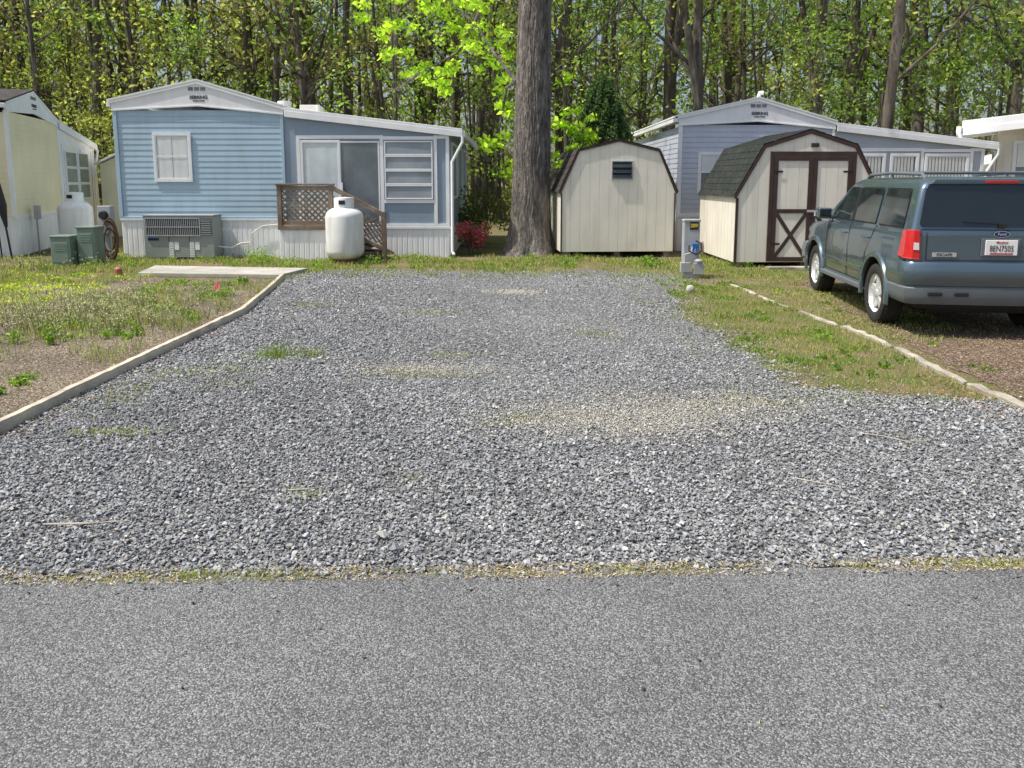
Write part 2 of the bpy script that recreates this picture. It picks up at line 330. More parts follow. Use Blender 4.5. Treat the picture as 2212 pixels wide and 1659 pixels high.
def band(y0,y1,dens,size,lay):
    n=int((y1-y0)*7.6*dens); x=RS.uniform(-3.8,3.85,n); y=RS.uniform(y0,y1,n)
    jx=np.where(x>1,RS.exponential(.16,n),RS.normal(0,.03,n))
    k=inpoly(x-.02-jx+.12*fn(x,y,4,2)*(x>1)+.03,y+.06*fn(x,y,5,3)+RS.normal(0,.02,n),DR); 
    k|=inpoly(x,y,DR)&(RS.uniform(size=n)<.75)
    k&=x>-3.23-np.clip(y-9,0,4)*.16
    k&=y>2.955+.03*x-.04
    x=x[k];y=y[k]; sm=sandmask(x,y); k=RS.uniform(size=len(x))>sm*.5; x=x[k];y=y[k];sm=sm[k]; n=len(x)
    comp=np.clip(np.exp(-((x-.6)/1.7)**2)*np.clip((y-4.9)/1.5,0,1),0,1)*(.85+.4*fn(x,y,.9,3)); comp=np.clip(comp+np.clip((y-8)/6,0,.5),0,1)
    s=size*np.exp(RS.normal(0,.28,n))*(1-.4*sm)*(1-.28*comp); z=.006+s*.27+RS.uniform(0,lay,n)*(s/size)*(1-.55*comp)
    b=np.clip(RS.beta(2.6,3.4,n)*.46+.075,0,.52); t=RS.uniform(size=n)
    c=np.stack([b*.965,b*.995,b*1.025],1); br=t>.90; c[br]=np.stack([b[br]*1.12,b[br]*1.08,b[br]*.97],1); wh=t<.03; c[wh]=np.array([.46,.465,.47])*RS.uniform(.8,1.1,(wh.sum(),1))
    sd_=(RS.uniform(size=n)<sm*.75); c[sd_]=np.array([.61,.58,.49])*RS.uniform(.65,1.1,(sd_.sum(),1))
    dust=np.clip((y-6)/6,0,1)*.12+comp*.30; c=c*(1-dust[:,None])+np.array([.375,.375,.365])*dust[:,None]
    c*= (1+.12*fn(x,y,.8,1))[:,None]
    P.append(np.stack([x,y,z],1));Sz.append(s);C.append(c)
band(2.84,4.3,5800,.0093,.0075); band(4.3,6.2,4400,.0100,.007); band(6.2,9,2500,.0120,.006); band(9,13.8,1200,.0150,.006)
for cx,cy,rx,ry in SP[:5]+SP[7:8]:
    n=int(6500*rx*ry/.4); x=RS.normal(cx,rx*.72,n); y=RS.normal(cy,ry*.72,n); s=RS.uniform(.003,.007,n)*(1+.15*(cy-5)); P.append(np.stack([x,y,.010+RS.uniform(0,.012,n)],1)); Sz.append(s)
    C.append(np.array([.61,.58,.49])*RS.uniform(.6,1.1,(n,1)))
n=140; x=RS.uniform(-2.4,2.4,n); y=2.93+.03*x-np.abs(RS.normal(0,.08,n)); s=RS.uniform(.004,.011,n); P.append(np.stack([x,y,.014+s*.3],1)); Sz.append(s); C.append(np.array([.17,.175,.18])*RS.uniform(.4,1.6,(n,1)))
n=12; x=RS.uniform(-2,2,n); y=RS.uniform(2.0,2.8,n); s=RS.uniform(.004,.010,n); P.append(np.stack([x,y,.014+s*.3],1)); Sz.append(s); C.append(np.array([.06,.065,.07])*RS.uniform(.5,1.6,(n,1)))
g=scatter('gravel',variants(30,9,(1,.78,.50)),np.concatenate(P),np.concatenate(Sz),np.clip(np.concatenate(C),0.02,.7),M['stone'],RS,.36)
g['kind']='stuff'; g['label']='loose grey crushed stone with dusty patches'; g['category']='gravel'

# wood chips ------------------------------------------------
P=[];Sz=[];C=[]
def chips(n,x0,x1,y0,y1,poly,cols,s0,s1,thr=None,sl_=0):
    x=RS.uniform(x0,x1,n); y=RS.uniform(y0,y1,n); k=inpoly(x,y,poly) if poly else np.ones(n,bool)
    if thr is not None: k&=(fn(x,y,1.6,2.5)+RS.normal(0,.25,n)>thr)
    x=x[k];y=y[k]+sl_*x;n=len(x)
    P.append(np.stack([x,y,RS.uniform(.010,.022,n)],1)); Sz.append(RS.uniform(s0,s1,n)); cc=np.array(cols)[RS.randint(0,len(cols),n)]; C.append(cc*RS.uniform(.6,1.3,(n,1)))
chips(46000,3.7,10,4.5,13.3,[(3.7,4.5),(10,4.5),(10,13.0),(5.0,13.0),(4.3,12),(3.8,9)],[(.26,.175,.12),(.19,.13,.09),(.36,.27,.185),(.49,.41,.29)],.008,.022)
chips(36000,-9.5,-3.35,4,12.5,[(-3.35,4),(-3.4,9),(-3.9,12.4),(-7.4,12.4),(-9.5,8),(-9.5,4)],[(.26,.205,.155),(.36,.295,.225),(.48,.41,.33),(.18,.14,.11)],.008,.020)
chips(450,-3.2,3.6,3,13,None,[(.34,.18,.09),(.5,.42,.25),(.28,.17,.10)],.006,.015)
chips(8000,-2.7,3.2,2.90,3.02,None,[(.55,.45,.25),(.48,.37,.18),(.62,.54,.36),(.34,.22,.12)],.004,.012,.05,.03)
chips(350,-3.28,-3.05,4.5,9.2,None,[(.34,.17,.09),(.28,.17,.10)],.012,.03)
chips(250,3.2,3.6,4.9,6.2,None,[(.34,.17,.09),(.38,.27,.17)],.012,.03)
chips(25,-2.4,2.4,1.8,2.8,None,[(.62,.52,.25),(.4,.28,.14)],.005,.013)
g=scatter('wood_chips',variants(10,7,(1,.3,.12)),np.concatenate(P),np.concatenate(Sz),np.concatenate(C),M['chip'],RS,.25); g['kind']='stuff'; g['label']='brown wood chips and dead leaf litter'; g['category']='mulch'

# grass ------------------------------------------------
def blades(x,y,h,wd,c,rng):
    n=len(x); az=rng.uniform(0,2*np.pi,n); ln=rng.uniform(.1,.75,n)*h; la=rng.uniform(0,2*np.pi,n)
    dx=np.cos(az)*wd/2; dy=np.sin(az)*wd/2; z=np.full(n,.004); ex=np.cos(la)*ln; ey=np.sin(la)*ln
    V=np.stack([np.stack([x-dx,y-dy,z],1),np.stack([x+dx,y+dy,z],1),np.stack([x+dx*.7+ex*.35,y+dy*.7+ey*.35,h*.6],1),np.stack([x+ex,y+ey,h],1)],1)
    V2=np.stack([x-dx*.7+ex*.35,y-dy*.7+ey*.35,h*.6],1); V=np.concatenate([V[:,:3],V[:,3:4],V2[:,None]],1).reshape(-1,3)
    b=(np.arange(n)*5)[:,None]; F=b+np.array([[0,1,2,4]])
    return V,F,np.repeat(c,5,axis=0)
def grasscol(n,mix,rng):
    G=np.array([(.17,.25,.055),(.28,.34,.075),(.12,.18,.04),(.44,.42,.18),(.50,.44,.27)]); p=np.array(mix)/sum(mix)
    return G[rng.choice(5,n,p=p)]*rng.uniform(.7,1.3,(n,1))
BX=[]
def gp(n,x0,x1,y0,y1,thr,hh,ww,mix,poly=None,fs=1.0,ph=0,soft=.25,sl_=0):
    x=RS.uniform(x0,x1,n); y=RS.uniform(y0,y1,n); k=fn(x,y,fs,ph)+.5*fn(x,y,fs*3.1,ph+2)+RS.normal(0,soft,n)>thr
    if poly: k&=inpoly(x+RS.normal(0,.10,n)+.08*fn(x,y,3,1),y+RS.normal(0,.12,n),poly)
    x=x[k];y=y[k]+sl_*x; n=len(x); h=RS.uniform(*hh,n)*(1+.4*fn(x,y,fs*2,ph+1)); BX.append((x,y,np.abs(h)+.008,RS.uniform(*ww,n),grasscol(n,mix,RS)))
STRIP=[(2.1,5.95),(3.0,5.75),(3.5,5.85),(3.6,7.7),(3.5,9.1),(3.35,11.6),(3.5,13),(2.6,12.9),(2.45,11.6),(2.2,10),(2.0,8.8),(2.2,7.9),(2.2,7),(2.15,6.2)]
gp(42000,1.8,3.8,5.6,13,-.06,(.012,.045),(.003,.008),(5,6,2,4,2),STRIP,1.3,.5,.35)
gp(15000,1.6,3.7,5.2,13,.4,(.012,.035),(.003,.007),(5,5,2,4,2),None,1.7,2,.35)
gp(42000,-9,4.8,13.3,16.2,-.1,(.02,.08),(.008,.016),(5,4,4,4,3),None,.8,1)
gp(8000,-4,4.8,12.6,13.6,.2,(.02,.06),(.008,.014),(4,4,3,5,3),None,1.5,1)
gp(42000,-12,-3.4,4,13.5,.32,(.015,.06),(.004,.010),(5,5,4,3,2),None,.9,4,.3)
gp(10000,-5.4,-3.5,6.5,12,.25,(.03,.15),(.003,.007),(4,4,4,4,3),None,1.7,1)
gp(12000,-9.5,-6.2,8.5,13,-.1,(.02,.09),(.005,.010),(5,8,2,3,1),None,1.2,3)
gp(4200,-7.0,-4.0,7.8,10.3,.25,(.06,.22),(.003,.006),(1,1,3,4,5),None,1.4,2)
gp(20000,-16,-8,12,18,-.1,(.02,.08),(.01,.02),(4,4,3,4,2),None,.8,3)
gp(20000,3.6,7.5,5.5,14,.38,(.012,.030),(.004,.008),(3,3,1,5,5),None,.9,3,.4)
gp(15000,3.65,5.0,7.5,14,-.0,(.015,.04),(.005,.010),(5,4,2,5,4),None,1.1,5,.35)
gp(11000,-2.6,3.2,2.91,3.0,.35,(.008,.028),(.002,.004),(3,3,1,6,5),None,1.8,1,.25,.03)
def tuft(cx,cy,rx,ry,n,hh,mix,ww=(.003,.007)):
    x=RS.normal(cx,rx,n); y=RS.normal(cy,ry,n); BX.append((x,y,RS.uniform(*hh,n),RS.uniform(*ww,n),grasscol(n,mix,RS)))
for t in [(-2.15,6.85,.10,.08,220,(.05,.16),(5,3,3,0,0)),(-1.85,6.9,.09,.06,120,(.04,.12),(5,3,3,1,0)),(-2.55,6.8,.15,.1,60,(.02,.05),(4,4,3,2,0)),
  (-2.55,4.72,.16,.05,600,(.015,.04),(3,4,1,5,3)),(-.9,6.25,.25,.08,500,(.012,.035),(3,4,1,5,2)),(-.55,6.9,.15,.08,350,(.015,.04),(3,4,1,4,2)),(-.55,6.15,.35,.05,450,(.01,.035),(3,4,1,5,3)),
  (-.55,3.95,.06,.05,160,(.01,.03),(3,4,1,5,3)),(-1.05,3.75,.07,.06,260,(.01,.035),(3,5,1,4,3)),(3.0,3.9,.05,.05,160,(.01,.03),(3,5,1,4,1)),(2.5,4.6,.06,.05,120,(.01,.03),(3,5,1,4,1)),
  (-2.2,5.85,.12,.1,260,(.015,.04),(3,4,1,4,2)),(-2.6,6.3,.3,.15,800,(.015,.045),(4,4,2,4,2)),(.9,7.9,.15,.15,300,(.015,.04),(3,4,1,4,2)),(1.7,5.4,.3,.1,450,(.01,.035),(3,4,1,4,2)),(-.1,4.9,.12,.08,220,(.01,.03),(3,4,1,4,2)),
  (-1.0,9.2,.25,.12,360,(.02,.05),(3,4,1,4,2)),(-2.6,9.8,.2,.2,360,(.02,.05),(3,4,1,4,2)),(.0,5.05,.1,.05,220,(.01,.03),(3,4,1,4,2)),(.6,5.6,.5,.1,360,(.01,.03),(3,4,1,6,2)),(-2.9,5.6,.15,.3,500,(.02,.05),(4,4,2,4,2)),
  (3.2,5.5,.3,.12,600,(.015,.04),(4,4,1,4,1)),(2.4,5.6,.2,.12,300,(.012,.035),(4,4,1,4,1)),(2.9,13,.5,.3,500,(.03,.1),(4,4,1,4,1)),(-1.3,2.92,.05,.015,120,(.015,.05),(6,5,1,1,1)),(-.3,2.95,.2,.015,260,(.01,.03),(4,5,1,3,2)),(-1.75,2.90,.2,.015,400,(.01,.03),(1,2,1,5,5)),(2.0,3.03,.2,.015,400,(.01,.035),(2,5,1,4,2)),(1.45,3.01,.04,.012,80,(.01,.03),(4,5,1,2,2))]: tuft(*t)
V=[];F=[];C=[];off=0
for (x,y,h,wd,c) in BX:
    v,f,cc=blades(x,y,h,wd,c,RS); V.append(v);F.append(f+off); C.append(cc); off+=len(v)
V=np.concatenate(V);F=np.concatenate(F); b=F[:,0]; T=np.stack([b+4,b+2,b+3],1)
F3=np.concatenate([F[:,[0,1,2]],F[:,[0,2,3]],T]); g=arr_obj('grass',V,F3,M['grass'],np.concatenate(C)); g['kind']='stuff'; g['label']='short patchy grass and dry straw tufts'; g['category']='grass'
def clumps(cs,rng,size,cols,flat=2.2):
    A=[];CC=[]
    for (x,y,z,r,rz,n) in cs:
        p=rng.normal(size=(n,3)); p/=np.maximum(np.linalg.norm(p,axis=1)[:,None],.3); p*=rng.uniform(0,1,(n,1))**.5; p=p*np.array([r,r,rz])+np.array([x,y,z]); p[:,2]=np.maximum(p[:,2],.01); A.append(p)
        cc=np.array(cols)[rng.randint(0,len(cols),n)]*rng.uniform(.7,1.3,(n,1)); CC.append(cc)
    A=np.concatenate(A); V,F=leafquads(A,size,rng,flat); return V,F,np.repeat(np.concatenate(CC),4,axis=0)
cs=[]
for i in range(170):
    x=RS.uniform(-9.5,-3.55); y=RS.uniform(5,13)
    if fn(np.array([x]),np.array([y]),.9,4)[0]>.0: cs.append((x,y,.03,RS.uniform(.05,.20),.04,int(RS.uniform(30,110))))
for i in range(26):
    x=RS.uniform(-5.4,-3.7); y=RS.uniform(6.5,12); cs.append((x,y,.07,RS.uniform(.05,.13),RS.uniform(.05,.10),int(RS.uniform(40,110))))
for i in range(70): cs.append((RS.uniform(-9,4.5),RS.uniform(13.7,15.8),.05,RS.uniform(.08,.25),RS.uniform(.05,.13),60))
for i in range(50): 
    x=RS.uniform(2.2,3.5);y=RS.uniform(5.9,12.5); cs.append((x,y,.02,RS.uniform(.05,.2),.03,50))
for i in range(16): cs.append((RS.uniform(3.7,5.0),RS.uniform(6,13),.02,RS.uniform(.05,.15),.02,35))
cs+=[(-5.1,15.4,.12,.35,.2,300),(-4.9,14.9,.08,.3,.12,200),(-2.6,14.6,.1,.2,.15,140),(-1.9,14.9,.1,.2,.15,140),(-4.0,13.6,.12,.15,.14,120),(-3.5,13.9,.1,.2,.12,120)]
v,f,c=clumps(cs,RS,.020,[(.15,.25,.05),(.20,.31,.065),(.10,.17,.04),(.27,.35,.09)]); g=arr_obj('weeds',v,f,M['leaf'],c); g['kind']='stuff'; g['label']='low broad leaved green weeds'; g['category']='weeds'
cs=[]
for i in range(230):
    x=RS.normal(-7.2,.75);y=RS.normal(10.5,.95)
    if x<-5.6 and fn(np.array([x]),np.array([y]),1.5,1)[0]>-.3: cs.append((x,y,.05,.16,.03,34))
v,f,c=clumps(cs,RS,.014,[(.66,.66,.08),(.42,.50,.09),(.30,.42,.07),(.38,.48,.08)]); g=arr_obj('yellow_wildflowers',v,f,M['leaf'],c); g['kind']='stuff'; g['label']='patch of low yellow wildflowers in the yard'; g['category']='flowers'
cs=[];mb=MB()
for i in range(270):
    x=RS.normal(-4.95,.65);y=RS.normal(8.7,.75)
    if x>-3.5: continue
    for k in range(3):
        h=RS.uniform(.12,.34); ex,ey=RS.normal(0,.06,2); mb.tube([(x,y,0),(x+ex*.5,y+ey*.5,h*.6),(x+ex,y+ey,h)],[.0026,.002,.0014],3,cap=False); cs.append((x+ex,y+ey,h,.02,.02,6)); cs.append((x+ex*.5,y+ey*.5,h*.6,.035,.05,8))
for i in range(60):
    x=RS.uniform(-9.5,-7.5);y=RS.uniform(13,14.6)
    h=RS.uniform(.15,.3); mb.tube([(x,y,0),(x,y,h)],[.003,.002],3,cap=False); cs.append((x,y,h,.03,.02,6))
o=mb.obj('dry_weed_stems',pm('dry_stem',(.26,.23,.16),.9,.2,9)); o['kind']='stuff'; o['label']='dry twiggy weed stems in the mulch yard'; o['category']='weeds'
v,f,c=clumps(cs,RS,.010,[(.38,.39,.28),(.24,.28,.16),(.50,.49,.41)],1); g=arr_obj('seed_heads',v,f,M['leaf'],c); g['kind']='stuff'; g['label']='pale grey seed heads on dry weeds'; g['category']='weeds'

# ---------------------------------------------------------------- edging, slab
def timbers(path,wd,h,mat,lab,name,wob,grp):
    for i in range(len(path)-1):
        a=Vector((*path[i],0));b=Vector((*path[i+1],0)); d=(b-a); L_=d.length; d.normalize(); nrm=Vector((-d.y,d.x,0)); k=max(2,int(L_/.10)); mb=MB(); bow=random.uniform(-.02,.02) if wob>.005 else 0
        for j in range(k+1):
            t=j/k; c=a+d*(L_*t)*(1-.004)+nrm*(random.uniform(-wob,wob)+bow*math.sin(math.pi*t)); hh=h*(1+random.uniform(-wob,wob)*22); ww=wd*(1+random.uniform(-wob,wob)*14)
            if wob>.005 and j in (0,k): ww*=.7; hh*=.6
            for (u,z) in ((-.5,0),(-.5,.7),(-.33,1),(.33,1),(.5,.7),(.5,0)):
                mb.v.append(tuple(c+nrm*u*ww+Vector((0,0,z*hh+(random.uniform(-wob,wob)*.5 if z else 0)))))
        for j in range(k):
            for q in range(6):
                mb.f.append((j*6+q,(j+1)*6+q,(j+1)*6+(q+1)%6,j*6+(q+1)%6)); mb.mi.append(0)
        mb.f+=[tuple(range(6)),tuple(range(k*6+5,k*6-1,-1))]; mb.mi+=[0,0]
        o=mb.obj(name,mat); o['label']=lab; o['category']='edging'; o['group']=grp
timbers([(-3.26,3.0),(-3.27,5.45),(-3.25,7.9),(-3.24,9.1),(-3.5,10.9),(-3.76,12.5)],.075,.085,M['timber'],'pale timber board edging along the gravel driveway','edging_board',.002,'timber edging of the driveway')
for a,b,wd,h in (((3.62,4.4),(3.58,5.85),.065,.045),((3.58,5.9),(3.66,7.2),.06,.04),((3.66,7.25),(3.62,8.3),.055,.035),((3.61,8.4),(3.52,9.3),.05,.028),((3.50,9.5),(3.44,10.6),.045,.02),((3.43,10.7),(3.38,11.8),.045,.025)):
    timbers([a,b],wd,h,M['oldwood'],'weathered half buried timber edging beside the mulch','edging_log',.009,'weathered logs edging the mulch')
mb=MB(); mb.add([(-6.27,12.8,0),(-3.8,12.55,0),(-3.6,13.5,0),(-6.5,13.9,0),(-6.27,12.8,.07),(-3.8,12.55,.07),(-3.6,13.5,.07),(-6.5,13.9,.07)],[(3,2,1,0),(4,5,6,7),(0,1,5,4),(1,2,6,5),(2,3,7,6),(3,0,4,7)])
o=mb.obj('concrete_slab',M['concrete'],bevel=.01); o['label']='pale concrete pad at the head of the driveway'; o['category']='slab'

# ---------------------------------------------------------------- windows etc
def ring(mb,x0,x1,z0,z1,t,y0,y1,m=0):
    mb.box(x0,x1,y0,y1,z0,z0+t,m); mb.box(x0,x1,y0,y1,z1-t,z1,m); mb.box(x0,x0+t,y0,y1,z0+t,z1-t,m); mb.box(x1-t,x1,y0,y1,z0+t,z1-t,m)
def drape(x0,x1,z0,z1,y,amp=.012,per=.07,name='curtain',mat=None,parent=None):
    mb=MB(); n=int((x1-x0)/per*10); vs=[]
    for i in range(n+1):
        x=x0+(x1-x0)*i/n; yy=y+amp*math.sin(i/10*2*math.pi+.9*math.sin(i*.23)); vs+=[(x,yy,z0),(x,yy+.001*math.sin(i*.3),z1)]
    mb.add(vs,[(2*i,2*i+2,2*i+3,2*i+1) for i in range(n)]); return mb.obj(name,mat or M['curtain'],parent,smooth=True)
def pane(par,x0,x1,z0,z1,y):
    g=MB(); g.add([(x0,y,z0),(x1,y,z0),(x1,y,z1),(x0,y,z1)],[(0,1,2,3)]); return g.obj('glass_pane',M['glass'],par)
def curtain_window(par,x0,x1,z0,z1,y=0,mull=True,blind=False,half=False):
    mb=MB(); ring(mb,x0,x1,z0,z1,.055,y-.038,y-.014); ring(mb,x0+.056,x1-.056,z0+.056,z1-.056,.02,y-.034,y-.014)
    if mull:
        zm=z0+(z1-z0)*.52; mb.box(x0+.076,x1-.076,y-.035,y-.0325,zm-.012,zm+.012); 
    win=mb.obj('window',M['white'],par,bevel=.003); win['label']='white framed window with drawn curtains' if not blind else 'white framed window with vertical blinds'
    pane(win,x0+.07,x1-.07,z0+.07,z1-.07,y-.0322)
    b=MB(); b.box(x0+.02,x1-.02,y-.016,y-.0135,z0+.02,z1-.02); b.obj('window_recess',M['paned'],win)
    if blind:
        x=x0+.09; b=MB()
        while x<x1-.14: 
            if random.random()<.92: b.add([(x,y-.028,z0+.08),(x+.062,y-.023,z0+.08),(x+.062,y-.023,z1-.08),(x,y-.028,z1-.08)],[(0,1,2,3)])
            x+=.075
        b.obj('blind',M['blind'],win)
    else:
        zc_=z0+(z1-z0)*.5 if half else z0+.07
        xm=(x0+x1)/2; drape(x0+.085,xm-.004,zc_,z1-.08,y-.026,.0010,.14,parent=win)
        drape(xm+.004,x1-.085,zc_,z1-.08,y-.026,.0010,.14,parent=win)
    return win

def mobile_home(name,label,loc,rot,wallm,panelm,style,dz=0.0,L1=11.,L2=6.):
    R=root(name,label,'mobile home',loc,rot); W1=3.46; W2=3.42; Z=lambda z:z+dz
    mb=MB(); zt=Z(3.03); mb.clap((0,0),(W1,0),.84,zt); mb.clap((0,L1),(0,0),.84,Z(3.0)); mb.clap((W1,0),(W1,L1),.84,Z(3.0)); mb.clap((W1,L1),(0,L1),.84,Z(3.0))
    mb.box(.004,W1-.004,.004,L1-.004,.84,Z(3.0)); mb.obj('wall',wallm,R)
    mb=MB(); mb.box(-.03,.05,-.03,.05,.84,Z(3.04)); mb.box(W1-.05,W1+.01,-.03,.03,.84,Z(2.97)); mb.box(-.03,W1+.01,-.028,.0,.80,.85); mb.obj('corner_trim',wallm if style=='blue' else M['white'],R,bevel=.004)
    mb=MB(); mb.corr((0,0),(W1,0),.0,.80,.11); mb.corr((0,L1),(0,0),0,.84,.11); mb.corr((W1,0),(W1+W2,0),0,.62,.11); mb.corr((W1+W2,0),(W1+W2,L2),0,.62,.11)
    mb.box(.01,W1+W2-.01,.01,L2-.01,0,.61); mb.box(-.02,W1,-.03,-.001,.775,.81); mb.box(W1+.005,W1+W2+.01,-.03,-.001,.60,.64); mb.obj('skirting',M['skirt'],R)
    zl,zp,zr=Z(3.19),Z(3.58),Z(3.06)
    mb=MB(); mb.prism([(-.04,Z(3.03)),(W1/2,Z(3.12)),(W1+.02,Z(2.95)),(W1+.02,zr),(W1/2,zp),(-.04,zl)],-.028,.02); mb.obj('gable_panel',M['white'],R)
    mb=MB()
    for (xa,za,xb,zb) in ((-.07,zl,W1/2,zp),(W1/2,zp,W1+.04,zr)):
        mb.prism([(xa,za-.03),(xb,zb-.03),(xb,zb+.035),(xa,za+.035)],-.05,-.029)
    for (xa,za,xb,zb) in ((-.04,Z(3.03),W1/2,Z(3.12)),(W1/2,Z(3.12),W1+.02,Z(2.95))):
        mb.prism([(xa,za-.02),(xb,zb-.02),(xb,zb+.015),(xa,za+.015)],-.042,-.029)
    mb.obj('fascia',M['white'],R,bevel=.003)
    for k in (-1,0,1):
        mb=MB(); mb.box(W1/2+k*.125-.05,W1/2+k*.125+.05,-.034,-.0285,zp-.165,zp-.095,0)
        for q in range(4): mb.box(W1/2+k*.125-.048,W1/2+k*.125+.048,-.040,-.035,zp-.16+q*.018,zp-.152+q*.018,1)
        mb.obj('gable_vent',[M['dark'],M['metergrey']],R)
    text_mesh('lettering','SEBRING',.095,W1/2+.03,-.031,zp-.30,M['blacktext'],R,.003)
    text_mesh('small_lettering','MOBILE HOMES',.036,W1/2+.03,-.031,zp-.37,M['blacktext'],R,.0008,sx=.95)
    mb=MB(); 
    for (xa,za,xb,zb) in ((-.12,zl-.02,W1/2,zp),(W1/2,zp,W1+.05,zr)):
        mb.prism([(xa,za+.037),(xb,zb+.037),(xb,zb+.07),(xa,za+.07)],-.055,L1+.1)
    mb.obj('roof',M['white'] if style!='yellow' else M['shingle'],R)
    mb=MB(); mb.box(-.14,-.05,-.04,L1,zl-.10,zl-.01); mb.obj('gutter',M['white'],R,bevel=.01)
    zc,ze=Z(3.02),Z(2.60); xe=W1+W2+.27
    mb=MB(); mb.prism([(W1+.045,zc-.0),(xe,ze),(xe,ze+.05),(W1+.045,zc+.06)],-.07,L2+.1); mb.prism([(W1+.045,zc-.13),(xe,ze-.12),(xe,ze-.001),(W1+.045,zc-.001)],-.075,-.04)
    mb.prismx([(-.035,ze-.12),(L2,ze-.12),(L2,ze-.005),(-.035,ze-.005)],xe-.03,xe+.05); mb.obj('porch_roof',M['white'],R,bevel=.006)
    mb=MB(); x2=W1+W2; mb.prism([(W1+.012,.64),(x2,.64),(x2,ze-.02),(W1+.012,zc-.12)],.0,.06); mb.box(x2-.06,x2,.061,L2,.62,ze-.02); mb.obj('sunroom_wall',panelm,R)
    fr=MB(); T=-.025; B_=-.001
    for x in (3.72,5.44,6.55,6.80): fr.box(x,x+.07,T,B_,.64,Z(2.52))
    fr.box(3.79,5.44,T,B_,Z(2.45),Z(2.52)); fr.box(5.51,6.55,T,B_,Z(2.43),Z(2.50)); fr.box(3.46+.02,3.72,T,B_,.64,.70); fr.box(5.51,6.55,T,B_,.64,.70); fr.box(6.62,6.80,T,B_,.64,.70); fr.box(6.62,6.80,T,B_,Z(2.45),Z(2.52))
    if style=='blue': fr.box(5.51,6.55,T,B_,1.13,1.20)
    fr.obj('sunroom_frame',M['white'],R,bevel=.003)
    if style=='blue':
        mb=MB(); ring(mb,3.80,4.62,.66,2.42,.05,-.034,-.004); ring(mb,4.60,5.43,.68,2.40,.03,-.026,-.003); mb.box(4.625,4.66,-.05,-.03,1.35,1.55); dr=mb.obj('sliding_door',M['white'],R,bevel=.003); dr['label']='white sliding glass door with pale curtain'
        pane(dr,3.85,4.57,.71,2.37,-.029)
        drape(3.85,4.57,.71,2.37,-.020,.0012,.24,parent=dr,mat=pm('door_curtain',(.72,.80,.82),.6,.08,2))
        g_=MB(); g_.box(4.63,5.40,-.016,-.012,.71,2.37); g_.obj('screen_panel',M['paned'],dr)
        mb=MB(); hh=(2.42-1.22)/4
        for i in range(4): ring(mb,5.53,6.53,1.21+i*hh,1.21+(i+1)*hh-.004,.026,-.038,-.003)
        wn=mb.obj('window',M['white'],R,bevel=.003,label='four stacked awning panes in a white frame')
        g_=MB()
        for i in range(4): g_.add([(5.55,-.032,1.235+i*hh),(6.51,-.032,1.235+i*hh),(6.51,-.018,1.21+(i+1)*hh-.03),(5.55,-.018,1.21+(i+1)*hh-.03)],[(0,1,2,3)])
        g_.obj('glazing',M['pane'],wn)
        curtain_window(R,.76,1.55,1.57,2.57,0)
    elif style=='yellow':
        for xa in (3.9,5.1):
            mb=MB(); hh=.42
            for i in range(3): ring(mb,xa,xa+1.05,1.10+i*hh,1.10+(i+1)*hh-.004,.03,-.045,-.003)
            wn=mb.obj('window',M['white'],R,bevel=.003,label='three stacked panes in a white frame')
            g_=MB(); g_.box(xa+.02,xa+1.03,-.03,-.02,1.12,1.10+3*hh-.02); g_.obj('glazing',M['paneg'],wn)
    else:
        for xa,xb in ((3.86,4.65),(4.75,5.40),(5.53,6.53)):
            curtain_window(R,xa,xb,1.15,2.40+dz,-.001,False,True)
        curtain_window(R,.42,1.22,1.30,2.43+dz,0,half=True)
    mb=MB(); mb.tube([(xe,-.06,ze-.1),(xe,-.05,ze-.22),(x2+.05,-.02,ze-.62),(x2+.04,-.04,.12),(x2+.08,-.10,.06)],[.032]*5,8); mb.obj('downspout',M['white'],R,smooth=True)
    return R

bh=mobile_home('mobile_home','light blue mobile home with grey sunroom and white skirting',(-8.17,16.14,0),0,M['blue'],M['porchgrey'],'blue')
yh=mobile_home('mobile_home','pale yellow mobile home standing end on with white sunroom',(-10.5,16.3,0),math.radians(105.3),M['yellow'],M['white'],'yellow')
gh=mobile_home('mobile_home','lavender grey mobile home behind the barn sheds',(3.78,17.6,0),0,M['lav'],M['lavgrey'],'grey',dz=-.20,L1=6.5,L2=5)
mb=MB(); mb.box(3.0,3.45,3.0,3.5,3.15,3.42); mb.tube([(2.75,2.6,3.2),(2.75,2.6,3.46)],[.16,.16],14); mb.tube([(3.6,2.4,3.0),(3.6,2.4,3.35)],[.05,.05],10); mb.obj('roof_vent',M['offwhite'],bh,bevel=.01)
mb=MB(); mb.tube([(2.2,1.5,3.1),(2.2,1.5,3.62),(2.23,1.5,3.70),(2.30,1.5,3.70)],[.05]*4,10); mb.obj('vent_pipe',M['white'],gh,smooth=True)
for k in range(3): 
    mb=MB()
    for (a,b_) in ((1.2,1.25),(2.35,2.4)): mb.box(6.881,6.91,.4+k*1.8,1.9+k*1.8,a,b_)
    for yy in (.4,1.85): mb.box(6.881,6.91,yy+k*1.8,yy+.05+k*1.8,1.25,2.35)
    mb.obj('side_window',M['white'],bh)

